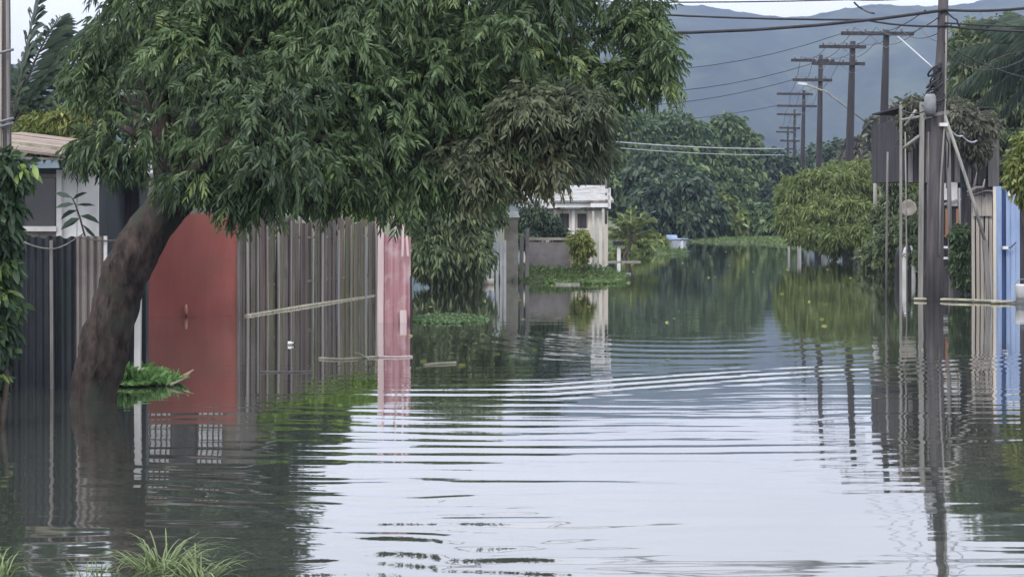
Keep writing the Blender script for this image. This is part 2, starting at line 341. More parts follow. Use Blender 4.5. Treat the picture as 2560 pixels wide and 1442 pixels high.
tcn = n.new('ShaderNodeTexCoord'); mpn = n.new('ShaderNodeMapping'); mpn.inputs['Scale'].default_value = (.5, 2.2, 1); l.new(tcn.outputs['Object'], mpn.inputs[0])
nzn = n.new('ShaderNodeTexNoise'); nzn.inputs['Scale'].default_value = 1.6; nzn.inputs['Detail'].default_value = 2; l.new(mpn.outputs[0], nzn.inputs[0])
bpn = n.new('ShaderNodeBump'); bpn.inputs['Strength'].default_value = .35; bpn.inputs['Distance'].default_value = .006; l.new(nzn.outputs[0], bpn.inputs['Height']); l.new(bpn.outputs[0], p.inputs['Normal']); l.new(bpn.outputs[0], p.inputs['Coat Normal'])
struct(grid('water', np.concatenate([np.linspace(-75, -12, 8), np.concatenate([np.arange(-11, -3, .2), np.arange(-3, 3, .1), np.arange(3, 12, .2)]), np.linspace(13, 75, 8)]),
            np.concatenate([np.linspace(-20, 3, 6), np.arange(3.5, 34, .035), np.linspace(35, 100, 20)]), wh, wm))
def hillf(x, y):
    ridge = 154 + 5 * np.sin(x * .0071 + 2) + 3 * np.sin(x * .021) + 2.5 * np.sin(x * .05 + 1) + 12 / (1 + np.exp(-(x - 270) / 40)) - 48 * (1 / (1 + np.exp((x + 260) / 60)))
    prof = np.clip((y - 620) / 480, 0, 1); prof = prof * prof * (3 - 2 * prof)
    gull = 10 * np.sin(x * .03 + y * .006) * prof * (1 - prof) * 4 + 7 * np.sin(x * .072 - y * .01) * prof * (1 - prof) * 4 + 2.2 * np.sin(x * .16 + y * .02 + 2 * np.sin(x * .05)) * prof * (1.15 - prof) + .8 * np.sin(x * .41 + np.sin(y * .1)) * np.sin(y * .13 + x * .05) * prof
    return -4 + ridge * prof + gull
hm = surf('hill_forest', (.008, .016, .016), (.075, .095, .06), .03, rough=1, bump=0, spec=0, c3=(.03, .04, .035), detail=12)
struct(grid('hills', np.linspace(-900, 900, 300), np.linspace(600, 1130, 90), hillf, hm))
hb = MB().box((0, 560, 80), (2500, 1300, 168)).build('haze', 'wire')
hz = bpy.data.materials.new('haze_air'); hz.use_nodes = True; hn = hz.node_tree.nodes; hn.clear()
ho = hn.new('ShaderNodeOutputMaterial'); hv = hn.new('ShaderNodeVolumePrincipled')
hv.inputs['Color'].default_value = (.45, .56, .8, 1); hv.inputs['Density'].default_value = .0006; hv.inputs['Anisotropy'].default_value = 0.1
hz.node_tree.links.new(hv.outputs[0], ho.inputs['Volume']); hb.data.materials.clear(); hb.data.materials.append(hz)
struct(hb, 'stuff')

# ------------------------------------------------------------------ the big leaning tree
d0 = 14.2
root = thing('leaning_shade_tree', 'big dark leafy tree leaning from the water over the red panel', 'tree', (X(232, d0), d0, 0))
tr = [(215, 1110, 75), (226, 1040, 64), (236, 980, 60), (252, 900, 62), (270, 830, 62), (290, 760, 60), (312, 690, 58), (338, 630, 58), (372, 575, 58), (420, 515, 54), (480, 455, 46), (560, 390, 38), (660, 310, 30), (760, 220, 22)]
m = MB(); pts = []
for (px, py, r) in tr: pts.append(W(px, py, d0 + (0.0 if py > 600 else (600 - py) * .002)))
fine = []; fr = []
for i in range(len(pts) - 1):
    for q in range(4):
        t = q / 4; fine.append(pts[i].lerp(pts[i + 1], t)); fr.append((tr[i][2] * (1 - t) + tr[i + 1][2] * t) / F * d0 * (1 + .04 * math.sin(i * 2.1 + q)))
m.tube(fine, [q * .93 for q in fr], 28)
m.v = [tuple(np.array(v_) + .014 * np.array([math.sin(v_[2] * 17 + k * 1.9) + math.sin(k * 2.7 + v_[2] * 5), math.sin(v_[2] * 23 + k * 2.3), 0])) for k, v_ in ((i % 28, v_) for i, v_ in enumerate(m.v))]
m.build('trunk', 'bark', root, True)
blobs = [(330, 150, 15, 130), (290, 310, 14.5, 95), (240, 230, 15.5, 70), (420, 60, 14.5, 180), (370, 350, 15, 90), (500, 235, 14, 180), (640, 80, 14, 200), (590, 345, 14.5, 95),
         (720, 300, 13.5, 190), (850, 120, 14, 220), (820, 345, 13.4, 95), (740, 380, 13.5, 60), (960, 300, 14, 200), (1050, 100, 14.5, 220), (990, 365, 13.6, 90),
         (1150, 270, 14.5, 190), (1250, 80, 14.5, 220), (1140, 350, 14, 90), (1290, 300, 14.3, 150), (1420, 110, 15, 180), (1400, 270, 14.8, 115), (1530, 70, 15, 100), (1590, 150, 15, 62), (1640, 165, 15, 40), (1500, 165, 15, 75),
         (590, 100, 17, 240), (900, 60, 17.5, 260), (1200, 40, 17.5, 210), (430, -150, 15, 190), (700, -160, 14.5, 220), (1000, -180, 15, 230), (1300, -130, 15, 190), (850, -380, 15.5, 260), (1100, -370, 16, 220), (1530, -60, 15, 100), (600, -350, 16, 200)]
B1 = [pb(*b) for b in blobs]
m = MB()
fk = fine[len(fine) * 9 // 13]
for i, b in enumerate(B1):
    e = Vector(b[:3]); s = fine[min(len(fine) - 1, len(fine) * (9 + i % 4) // 13)]; mid = s.lerp(e, .5) + Vector((rnd.uniform(-.15, .15), rnd.uniform(-.1, .3), .12))
    m.tube([s, s.lerp(mid, .5), mid, mid.lerp(e, .6), e], [.11, .085, .06, .04, .018], 7, .1)
m.build('limbs', 'bark', root, True)
root_big = root
v, f_, t_ = pinnate(B1, 15500, 6, .21, .1, .028, down=.5, sub=11, subr=.38); raw('crown', v, f_, 4, 'mango', root, t_)
HB = [pb(*b) for b in ((440, 440, 13.9, 24), (520, 440, 13.8, 26), (590, 495, 13.8, 24), (575, 450, 13.8, 28), (650, 455, 13.8, 30), (690, 470, 13.7, 22), (750, 410, 13.7, 28), (810, 455, 13.7, 24), (840, 480, 13.7, 20), (890, 430, 13.7, 30), (960, 435, 13.7, 28), (985, 480, 13.7, 22), (1012, 500, 13.7, 18), (1060, 430, 13.8, 32), (290, 400, 15, 32), (230, 330, 15, 38), (1640, 120, 14.8, 30), (1655, 190, 14.8, 20), (1560, 200, 14.8, 34), (1600, 60, 15, 40), (1610, 20, 15, 30), (1665, 150, 14.8, 18), (210, 180, 15.2, 34), (240, 80, 15.2, 40), (1510, 225, 14.8, 26), (1130, 430, 14, 34), (1200, 430, 14, 34))]
v, f_, t_ = pinnate(HB, 1300, 6, .22, .105, .028, down=.85, sub=4, subr=.7); raw('hanging_sprays', v, f_, 4, 'mango', root, t_)

# ------------------------------------------------------------------ fences on the left
def post(name, label, px, y0, y1, d, w_, mat, group=None, lean=0, cat='post', rnd_=False, cap=None):
    r_ = thing(name, label, cat, (X(px, d), d, 0), group); m = MB(); a = Vector((X(px, d), d, Z(y1, d))); b = Vector((X(px + lean, d), d, Z(y0, d)))
    if rnd_: m.tube([a, a.lerp(b, .35), a.lerp(b, .7), b], [w_ * .55, w_ * .5, w_ * .48, w_ * .42], 8, .08)
    else: m.bar(a, b, w_, w_ * .8)
    m.build('shaft', mat, r_, rnd_)
    if cap: MB().box((b.x, b.y, b.z + .03), cap).build('cap', 'black' if name == 'stump_post' else mat, r_)
    return r_
dl = 15.2
f = thing('dark_sheet_fence', 'dark corrugated fence of two sheets behind the creeper at the left edge', 'fence', (X(90, dl), dl, 0))
MB().sheet((X(-140, dl), dl - 1.2), (X(60, dl), dl), -.4, Z(625, dl), topjit=.03).build('sheet_panel', 'darksheet', f)
MB().sheet((X(62, dl), dl), (X(196, dl), dl + .05), -.4, Z(592, dl), topjit=.02, bulge=.02).build('sheet_panel', 'darksheet', f)
m = MB(); m.bar((X(134, dl), dl - .04, -.3), (X(132, dl), dl - .04, Z(600, dl)), .035); m.build('post', 'greywood', f)
f = thing('grey_sheet_panel', 'tall pale grey corrugated sheet standing left of the leaning trunk', 'panel', (X(226, dl), dl, 0))
MB().sheet((X(197, dl), dl - .08), (X(258, dl), dl - .02), -.4, Z(590, dl), amp=.014, bulge=.03).build('sheet', 'greysheet', f)
post('fence_post', 'thin white post beside the grey sheet, half hidden by the trunk', 264, 590, 760, dl - .05, .035, 'white', 'white posts by the leaning trunk')
post('fence_post', 'white post between the leaning trunk and the red panel', 343, 738, 1010, dl + .3, .065, 'white', 'white posts by the leaning trunk', lean=3)
MB().sheet((X(268, dl), dl + .2), (X(335, dl), dl + .5), -.4, Z(600, dl), amp=.014).build('dark_fence_sheet', 'darksheet')
tag(bpy.data.objects['dark_fence_sheet'], 'narrow dark sheet showing behind the leaning trunk', 'panel')
# red gate panel
dr = D(790)
f = thing('red_sheet_gate', 'large faded red sheet gate reflected in the flood water', 'gate', (X(470, dr), dr, 0))
m = MB(); m.box((X(474, dr), dr, (Z(535, dr) - .4) / 2), (X(597, dr) - X(352, dr), .03, Z(535, dr) + .4)); m.build('panel', 'red', f)
MB().box((X(597.5, dr), dr - .03, (Z(532, dr) - .4) / 2), (.04, .06, Z(532, dr) + .4)).build('edge_post', 'greywood', f)
m = MB(); c = W(466, 776, dr - .05); m.tube([c + Vector((0, 0, -.11)), c + Vector((0, -.03, -.05)), c + Vector((0, -.03, .05)), c + Vector((0, 0, .11))], [.012, .03, .03, .012], 8); m.build('handle', 'orange', f, True)
# brown fence receding to the right
A = (X(600, dr), dr); d2 = D(737); Bp = (X(950, d2), d2)
f = thing('board_fence', 'long weathered brown board fence between the red gate and pink panel', 'fence', (A[0], A[1], 0))
ln_ = (Vector(Bp) - Vector(A)).length; tt_ = (Vector(Bp) - Vector(A)) / ln_; xx = 0; PM = MB(); MI = []
while xx < ln_ - .03:
    w_ = min(rnd.choice((.07, .1, .12, .16, .2)), ln_ - xx); c = Vector(A) + tt_ * (xx + w_ / 2) + Vector((tt_.y, -tt_.x)) * rnd.uniform(-.03, .02); top = 1.76 - .12 * xx / ln_ + rnd.uniform(-.12, .05)
    MI += [rnd.choice((0, 0, 1, 2, 3))] * 6; PM.box((c.x, c.y, (top - .4) / 2), (w_ - .004, .02, top + .4), (0, rnd.uniform(-.022, .022), math.atan2(tt_.y, tt_.x) + rnd.uniform(-.08, .08))); xx += w_
bp_ = PM.build('board_panel', 'brownboard', f)
for mt in ('boardolive', 'boardwarm', 'boarddark'): bp_.data.materials.append(M[mt])
bp_.data.polygons.foreach_set('material_index', MI)
t = (Vector(Bp) - Vector(A)).normalized(); nv = Vector((t.y, -t.x))
for u, hgt in ((.03, 1.7), (.09, 1.5), (.15, 1.62), (.22, 1.55), (.3, 1.66), (.45, 1.5), (.52, 1.62), (.64, 1.45), (.74, 1.55), (.86, 1.5), (.95, 1.6)):
    c = Vector(A).lerp(Vector(Bp), u) + nv * .045
    MB().box((c.x, c.y, (hgt - .4) / 2), (.045 + .03 * math.sin(u * 40), .025, hgt + .4), (0, rnd.uniform(-.02, .02), math.atan2(t.y, t.x))).build('batten', 'paleboard', f)
for zz in (.5, 1.35):
    MB().bar((A[0] - nv.x * .05, A[1] - nv.y * .05, zz), (Bp[0] - nv.x * .05, Bp[1] - nv.y * .05, zz - .05), .07, .04).build('rail', 'greywood', f)
a3, b3 = Vector((A[0], A[1], .0)) + Vector((nv.x, nv.y, 0)) * .12, Vector((Bp[0] - .12, Bp[1], .0)) + Vector((nv.x, nv.y, 0)) * .12
MB().tube([a3, a3.lerp(b3, .4) + Vector((0, 0, .012)), b3], [.04, .036, .024], 8, .05).build('floating_pole', 'straw', smooth=True)
tag(bpy.data.objects['floating_pole'], 'long pale pole floating along the foot of the brown fence', 'pole')
# pink panel
dp = D(806)
f = thing('pink_sheet_panel', 'tall narrow pink corrugated panel with pale ragged strips at its top', 'panel', (X(985, dp), dp, 0))
MB().sheet((X(958, dp), dp), (X(1026, dp), dp + .06), -.4, Z(590, dp), amp=.016, pitch=.11, bulge=.03, topjit=.05).build('sheet', 'pink', f)
MB().bar((X(951, dp), dp - .03, -.4), (X(953, dp), dp - .03, Z(562, dp)), .10, .04).build('pale_post', 'pinkpale', f)
MB().bar((X(1010, dp), dp - .035, -.4), (X(1008, dp), dp - .035, Z(775, dp)), .11, .03).build('pale_board', 'pinkpale', f)
MB().bar((X(1028, dp), dp + .05, -.4), (X(1027, dp), dp + .05, Z(690, dp)), .035).build('edge_post', 'darkwood', f)
for px, y0, y1, tl in ((955, 545, 640, 3), (992, 535, 600, -8), (1006, 560, 640, 2), (1020, 590, 640, -3)):
    MB().bar(W(px, y1, dp - .05), W(px + tl, y0, dp - .06), .035, .008).build('torn_strip', 'pinkpale', f)
# ------------------------------------------------------------------ hut at the left
dh = 20.0
f = thing('white_walled_hut', 'small hut with plank roof and white wall panel behind the dark fence', 'hut', (X(150, dh), dh, 0))
m = MB(); m.box((X(40, dh), dh + 1.5, Z(420, dh) / 2 - .2), (X(240, dh) - X(-160, dh), 2.8, Z(420, dh) + .4)); m.build('walls', 'darksheet', f)
m = MB(); m.boards((X(152, dh), dh + .06), (X(244, dh), dh + .06), -.4, Z(418, dh), .17, .22, .03, .0); m.build('white_panel', 'white', f)
MB().bar((X(148, dh), dh + .02, -.4), (X(148, dh), dh + .02, Z(425, dh)), .07).build('corner_post', 'white', f)
MB().boards((X(60, dh), dh + .055), (X(146, dh), dh + .055), Z(610, dh), Z(575, dh), .15, .2, .02, .02).build('patch_boards', 'greysheet', f)
wn = MB(); wn.box((X(98, dh), dh + .07, Z(505, dh)), (.42, .04, .72)); wn = wn.build('window', 'glass', f)
MB().box((X(100, dh), dh + .02, Z(572, dh)), (.48, .12, .07)).build('sill', 'white', wn)
MB().box((X(100, dh), dh + .03, Z(440, dh)), (.5, .08, .05)).build('lintel', 'greywood', wn)
r = MB()
for i in range(9):
    yy = dh - .45 + i * .4
    r.box((X(60, dh) + rnd.uniform(-.03, .03), yy, Z(378, dh) + .02 + i * .03 + rnd.uniform(-.01, .01)), (X(238, dh) - X(-120, dh) + rnd.uniform(0, .1), .43, .035), (R(4), R(7), 0))
r.build('roof', 'thatch', f)
MB().bar(W(30, 356, dh - .5), W(222, 384, dh - .5), .05, .04).build('roof_pole', 'straw', f)
MB().bar(W(-30, 392, dh - .6), W(246, 402, dh - .6), .09, .03).build('fascia', 'greywood', f)
f = thing('dark_shed', 'dark shed with pale corrugated roof edge behind the leaning trunk', 'shed', (X(300, 21.5), 21.5, 0))
MB().boards((X(248, 21.5), 21.5), (X(350, 21.5), 21.5), -.4, Z(440, 21.5), .15, .2).build('wall', 'darkwood', f)
m = MB(); 
for i in range(13):
    m.tube([(X(240 + i * 9, 21.3), 21.1, Z(436, 21.3)), (X(240 + i * 9, 21.3), 23, Z(424, 21.3) + .2)], .028, 8)
m.box((X(305, 21.3), 22.0, Z(432, 21.3) + .05), (.8, 1.9, .03), (R(7), 0, 0)); m.build('roof', 'tin', f)
# house with upper windows behind red gate
f = thing('two_storey_house', 'brown two storey house hidden behind the tree, upper windows mirrored in water', 'house', (X(470, 35), 35, 0))
m = MB(); m.box((X(465, 35), 37.2, 2.0), (2.6, 4.2, 4.9)); m.build('walls', 'brownboard', f)
m = MB(); m.box((X(465, 35), 37.0, 4.55), (3.0, 4.9, .12), (R(-3), 0, 0)); m.build('roof', 'tin', f)
for px in (395, 525):
    q = MB(); q.box((X(px, 35), 35.05, 3.75), (.55, .06, .7)); q = q.build('window', 'white', f)
    q2 = MB()
    for i in range(4): q2.box((X(px, 35) - .2 + i * .135, 35.0, 3.75), (.03, .03, .7))
    for i in range(4): q2.box((X(px, 35), 34.99, 3.5 + i * .17), (.55, .03, .03))
    q2.build('grille', 'darkwood', q)
MB().box((X(460, 35), 35.04, 3.7), (.55, .05, .85)).build('shutter', 'darkwood', f)

# ------------------------------------------------------------------ palms
def palm(name, label, c, fr, mat, trunk_r, group=None, fl=3, leaflet=.6, nl=60, lw=.035, tb=None, drp=.3):
    c = Vector(c); root = thing(name, label, 'palm', (c.x, c.y, 0), group)
    m = MB(); tb = tb or (c.x - .3, c.y, -.4); tb = Vector(tb)
    m.tube([tb, tb.lerp(c, .4) + Vector((-.08, 0, 0)), tb.lerp(c, .8), c], [trunk_r * 1.3, trunk_r, trunk_r * .9, trunk_r], 10, .08); m.build('trunk', 'branch', root, True)
    for (az, el, lnn, sag) in fr:
        dirv = Vector((math.cos(R(az)) * math.cos(R(el)), math.sin(R(az)) * math.cos(R(el)), math.sin(R(el))))
        P = []; 
        for i in range(nl + 1):
            t = i / nl; P.append(c + dirv * lnn * t + Vector((0, 0, -sag * t * t * lnn)))
        m = MB(); m.tube(P[::6], [.03 * (1 - .8 * i / (len(P[::6]))) for i in range(len(P[::6]))], 5); rach = m.build('frond', 'straw' if mat != 'palm' else 'branch', root, True)
        base, ax, ln = [], [], []
        for i in range(4, nl + 1):
            t = i / nl; tg = (P[i] - P[i - 1]).normalized(); sd = tg.cross(Vector((0, 0, 1)))
            sd = sd.normalized() if sd.length > .1 else Vector((0, 1, 0))
            for sg in (-1, 1):
                base.append(P[i]); a = tg * (.55 + .5 * t) + sd * sg * .8 + Vector((0, 0, -drp + rnd.uniform(-.15, .15))) ; ax.append(a + Vector((rnd.gauss(0, .12), rnd.gauss(0, .12), rnd.gauss(0, .12)))); ln.append(leaflet * (math.sin(math.pi * (.12 + .82 * t)) * .9 + .12) * rnd.uniform(.85, 1.1))
        tn = np.clip(rng.normal(.45, .2, len(base)), 0, 1)
        v, f_, t_ = leaves(np.array(base), np.array(ax), np.array(ln), lw, tn, .35)
        raw('leaflets', v, f_, 4, mat, rach, t_)
    return root
palm('coconut_palm', 'coconut palm with long drooping fronds above the hut at upper left', W(25, 330, 24),
     [(20, 62, 3.4, .25), (5, 48, 3.0, .3), (-10, 35, 2.4, .4), (60, 70, 3.2, .3), (170, 60, 2.6, .3), (-30, 20, 1.7, .5), (120, 55, 2.5, .3), (15, 10, 1.6, .5), (25, 80, 3.6, .12), (200, 30, 2, .5)], 'palm', .12, nl=84, leaflet=.72, lw=.02, drp=.12)
palm('coconut_palm', 'coconut palm whose fronds hang in from the upper right corner', W(2640, 150, 37),
     [(180, 30, 3.2, .45), (170, 10, 3.0, .5), (190, -5, 2.6, .5), (165, 50, 3.0, .4), (200, 20, 3.0, .55), (120, 60, 3, .4), (60, 40, 3, .5), (230, 40, 3, .4), (0, 40, 3, .4), (185, -25, 2.0, .5)], 'palm', .15, nl=46, leaflet=.8, lw=.024, drp=.5, tb=(X(2660, 37), 37.3, -.4))
# small yellow-green palm mid left
palm('young_palm', 'young yellow green palm in the shallows beside the mid house', W(1578, 600, 56),
     [(90 + a, e, l_, .35) for a, e, l_ in ((0, 85, 1.9), (40, 70, 1.8), (-50, 68, 1.8), (100, 60, 1.7), (-100, 60, 1.7), (160, 55, 1.6), (60, 45, 1.3), (-70, 40, 1.3), (-160, 62, 1.6), (85, 30, 1.1), (-95, 32, 1.2))], 'lime', .08, nl=26, leaflet=.4, lw=.08, drp=.1)

# ------------------------------------------------------------------ vegetation, left
tree('yellow_green_tree', 'yellow green bushy tree behind the plank roof at left', 'tree', 23.6, 160, [pb(95, 335, 23.4, 42), pb(160, 318, 23.4, 44), pb(60, 345, 23.4, 26), pb(215, 310, 23.4, 46), pb(140, 345, 23.4, 34), pb(230, 350, 23.4, 30)], 'yellow', 1500, .15, .04, 6, down=.6, limbs=False)
tree('backyard_tree', 'tall dark tree behind the red gate, seen in the reflection', 'tree', 42, 560, [pb(380, 150, 42, 150), pb(560, 60, 42, 190), pb(480, -150, 42, 170), pb(620, -100, 42, 130), pb(430, 330, 43, 110), pb(640, 300, 43, 140), pb(560, -320, 42, 150)], 'dark', 6500, .34, .13, 5, group='trees behind the left fence', tr=.2)
tree('backyard_tree', 'tall grey green tree behind the brown fence, right of the dark one', 'tree', 44, 820, [pb(800, 340, 44, 80), pb(770, 250, 44, 70), pb(850, 380, 44, 60)], 'mid', 2200, .34, .13, 5, group='trees behind the left fence', tr=.16)
tree('bright_green_tree', 'bright lime green tree just behind the brown board fence', 'tree', 38, 830, [pb(880, 440, 38, 72), pb(820, 470, 38, 60), pb(760, 450, 38, 66), pb(680, 420, 38, 70), pb(920, 490, 38, 50), pb(640, 380, 38, 60)], 'brightg', 2600, .22, .09, 6)
tree('drooping_shrub', 'large drooping shrub hanging to the water right of the pink panel', 'shrub', 36, 1130, [pb(1100, 560, 35, 80), pb(1160, 520, 36, 85), pb(1080, 640, 34.5, 55), pb(1150, 630, 35, 75), pb(1060, 500, 35, 75), pb(1120, 470, 35, 80), pb(1210, 440, 36, 70), pb(1180, 650, 35.5, 28), pb(1110, 660, 35, 45, rz=.7)], 'shrub', 6500, .2, .055, 6, down=.7, droop=.35, limbs=False)
v, f_, t_ = pinnate([pb(1310, 360, 14.2, 85), pb(1410, 310, 14.2, 80), pb(1400, 390, 14.0, 40), pb(1470, 220, 14.6, 50), pb(1240, 390, 14.0, 70), pb(1480, 350, 14.6, 36), pb(1340, 270, 13.9, 80), pb(1190, 390, 13.9, 50), pb(1110, 405, 13.9, 45)], 1900, 5, .22, .1, .03, down=.6, sub=9, subr=.5); raw('dry_foliage', v, f_, 4, 'olivedry', root_big, t_)
tree('street_tree', 'tall pale green tree rising behind the drooping shrub, mirrored in the street', 'tree', 66, 1120, [pb(1050, 300, 66, 90), pb(1150, 250, 66, 90), pb(1230, 330, 66, 80), pb(1120, 400, 65, 90), pb(1000, 420, 65, 70), pb(1260, 430, 64, 60)], 'mid', 4200, .42, .14, 5, group='trees behind the left yards', tr=.2)
tree('street_tree', 'broad tree behind the mid house, its top hidden by the leaning tree', 'tree', 70, 1380, [pb(1340, 300, 70, 80), pb(1420, 350, 70, 70), pb(1380, 420, 69, 70), pb(1460, 430, 70, 50)], 'dark', 2800, .42, .14, 5, group='trees behind the left yards', tr=.2)
# creeper at left edge
dv = 12.5
tree('creeper', 'bright leafy creeper climbing at the left edge beside the pole', 'creeper', dv, -10, [pb(0, 440, dv, 52), pb(35, 420, dv, 30), pb(-5, 520, dv, 45), pb(-14, 600, dv, 48), pb(-5, 670, dv, 42), pb(-14, 760, dv, 52), pb(-25, 850, dv, 50), pb(-45, 950, dv, 45), pb(-60, 1040, dv, 42)], 'vine', 620, .13, .055, 6, down=.6, tr=.03, limbs=False, z0=-.3)
m = MB(); root = thing('leafy_twig', 'dark leafy twig in front of the white hut wall', 'plant', (X(195, 18.5), 18.5, 0))
P = [W(205, 640, 18.5), W(212, 590, 18.5), W(200, 545, 18.5), W(188, 510, 18.5), W(178, 492, 18.5)]; P = [Vector((P[0].x, P[0].y, -.3))] + P
m.tube(P, [.02, .016, .014, .012, .01, .006], 6); m.build('stem', 'branch', root, True)
bb = np.array([W(a, b, 18.45) for a, b in ((200, 545), (188, 510), (180, 495), (210, 580), (200, 540), (190, 512), (205, 560), (180, 500), (212, 590), (195, 525))]); tg = np.array([(-1, 0, -.3), (-1, 0, .1), (-.8, 0, .5), (-.6, 0, -.8), (1, 0, -.1), (1, 0, .25), (1, 0, -.7), (.7, 0, .6), (.5, 0, -1), (-1, .3, -.2)], float)
v, f_, t_ = leaves(bb, tg, .26, .09, np.full(10, .05), .3); raw('leaf_blades', v, f_, 4, 'dark', root, t_)
# pole bundle at left edge
f = thing('utility_pole', 'thin pole with strapped pipes at the upper left edge', 'utility pole', (X(14, 18), 18, 0), 'utility poles along the street')
MB().tube([(X(16, 18), 18, -.4), (X(18, 18), 18, 2.5), (X(13, 18), 18, 6.5)], [.06, .055, .05], 10).build('pole', 'polew', f, True)
MB().tube([(X(24, 18), 17.93, 0), (X(27, 18), 17.93, 2.4), (X(20, 18), 17.93, 6.5)], .022, 8).build('conduit', 'greywood', f, True)
MB().tube([(X(1, 18), 17.95, 0), (X(2, 18), 17.95, 2.7), (X(3, 18), 17.95, 6.5)], .035, 8).build('conduit', 'cream', f, True)
for py in (128, 300, 312): MB().tube([W(-4, py + 6, 17.86), W(34, py - 4, 17.86)], .018, 6).build('strap', 'metal', f, True)
# ------------------------------------------------------------------ mid-left yard: bank things
dm = 37.5
f = thing('gate_column', 'concrete gate column with white cap among the pickets', 'column', (X(1278, dm), dm, 0))
MB().box((X(1278, dm), dm, Z(545, dm) / 2 - .2), (.36, .3, Z(545, dm) + .4)).build('shaft', 'concrete', f)
MB().box((X(1278, dm), dm, Z(536, dm)), (.46, .4, .16), taper=.75).build('cap', 'white', f)
f = thing('picket_fence', 'white leaning pickets beside the concrete column', 'fence', (X(1230, dm), dm, 0))
for i, (px, y0, ln_) in enumerate(((1207, 590, -1), (1219, 572, -3), (1231, 560, 5), (1243, 568, 3), (1254, 590, -2), (1262, 600, 0))):
    MB().bar((X(px, dm), dm - .1 - .01 * i, .0), (X(px + ln_, dm), dm - .1 - .01 * i, Z(y0, dm)), .075, .02).build('picket', 'white', f)
MB().bar((X(1200, dm), dm - .04, .6), (X(1268, dm), dm - .04, .66), .05, .03).build('rail', 'greywood', f)
f = thing('grey_board_screen', 'pair of narrow grey boards leaning right of the concrete column', 'screen', (X(1315, dm), dm, 0))
for px, y0 in ((1303, 590), (1317, 570)): MB().bar((X(px, dm), dm - .06, 0), (X(px + 2, dm), dm - .05, Z(y0, dm)), .1, .02).build('board', 'greywood', f)
f = thing('grey_panel_wall', 'low grey panel wall with a pale top rail before the mid house', 'wall', (X(1375, 38.5), 38.5, 0))
MB().box((X(1375, 38.5), 38.5, (Z(604, 38.5)) / 2), (X(1428, 38.5) - X(1322, 38.5), .08, Z(604, 38.5) - .02)).build('panel', 'greywall', f)
MB().box((X(1375, 38.5), 38.48, Z(600, 38.5) + .03), (1.2, .12, .07)).build('top_rail', 'concrete', f)
MB().box((X(1427, 38.5), 38.42, Z(604, 38.5) / 2), (.05, .05, Z(604, 38.5))).build('end_post', 'paleboard', f)
dH = 42
f = thing('mid_house', 'small pale house with white eaves half hidden by the brown tree', 'house', (X(1430, dH), dH, 0))
MB().boards((X(1300, dH), dH + .3), (X(1522, dH), dH + .3), -.2, Z(522, dH), .2, .3, .04, .0).build('front_wall', 'cream', f)
MB().box((X(1411, dH), dH + 2, Z(522, dH) / 2), (2.4, 3.2, Z(522, dH))).build('body', 'greywall', f)
for px in (1412, 1456):
    q = MB().box((X(px, dH), dH + .26, Z(552, dH)), (.26, .04, .42)).build('window', 'darkwood', f)
    MB().box((X(px, dH), dH + .22, Z(574, dH)), (.36, .06, .05)).build('sill', 'white', q)
for px in (1388, 1434): MB().box((X(px, dH), dH + .24, Z(560, dH)), (.09, .05, .85)).build('pilaster', 'white', f)
MB().box((X(1410, dH), dH + .02, Z(512, dH)), (X(1528, dH) - X(1295, dH), .08, .15)).build('fascia', 'white', f)
m = MB(); m.box((X(1410, dH), dH + 2, Z(495, dH) + .15), (2.9, 4.2, .06), (R(7), 0, 0)); m.build('roof', 'tin', f)
m = MB(); x0, x1, zz0, zz1 = X(1352, dH), X(1392, dH), Z(520, dH), Z(480, dH); m.add([(x0, dH - .1, zz0), (x1, dH - .1, zz0), (x0 + .1, dH - .1, zz1), (x0, dH, zz0), (x1, dH, zz0), (x0 + .1, dH, zz1)], [(0, 1, 2), (5, 4, 3), (0, 3, 4, 1), (1, 4, 5, 2), (2, 5, 3, 0)]); m.build('gable', 'white', f)
f = thing('slatted_rack', 'white slatted frame standing on the tall white gate posts', 'rack', (X(1500, 39), 39, 0))
for py in (477, 494, 513): MB().box((X(1500, 39), 39, Z(py, 39)), (.5, .06, .11)).build('slat', 'white', f)
MB().bar((X(1524, 39), 39, Z(525, 39)), (X(1524, 39), 39, Z(470, 39)), .06).build('upright', 'white', f)
MB().box((X(1497, 39), 39.2, Z(524, 39)), (.75, .5, .05)).build('shelf', 'darkwood', f)
for i, (px, y0, lb) in enumerate(((1483, 528, 'left tall white post under the slatted frame'), (1495, 545, 'shorter middle white post under the slatted frame'), (1508, 522, 'right tall white post under the slatted frame'))):
    post('gate_post', lb, px, y0, 700, 38.6 + .1 * i, .06, 'palepost', 'posts under the slatted frame')
post('stump_post', 'short white post with black cap standing in water', 1547, 610, 652, 52, .12, 'white', cap=(.4, .3, .14))
tree('yellow_bush', 'small yellow leaved bush at the end of the grey panel wall', 'bush', 38, 1452, [pb(1450, 605, 38, 26), pb(1462, 620, 38, 20), pb(1448, 640, 38, 16)], 'yellow', 350, .13, .05, 5, tr=.03, z0=0)
tree('dark_bush', 'dark twiggy bush between the column and the mid house', 'bush', 39.5, 1340, [pb(1330, 555, 39.5, 40), pb(1370, 560, 39.5, 30), pb(1320, 600, 39, 26), pb(1395, 585, 40, 22)], 'dark', 900, .12, .05, 5, tr=.03, z0=0)
tree('low_hedge', 'low yellow green hedge between the young palm and the boat', 'hedge', 64, 1610, [pb(1590, 622, 60, 26, rx=1.3), pb(1625, 612, 64, 24, rx=1.4), pb(1560, 632, 58, 20), pb(1650, 605, 68, 14)], 'lime', 900, .3, .1, 5, tr=.04, limbs=False)
post('bare_pole', 'thin bare pole with a short crosspiece above the slatted frame', 1515, 378, 560, 41, .06, 'greywood', rnd_=True, cat='pole')
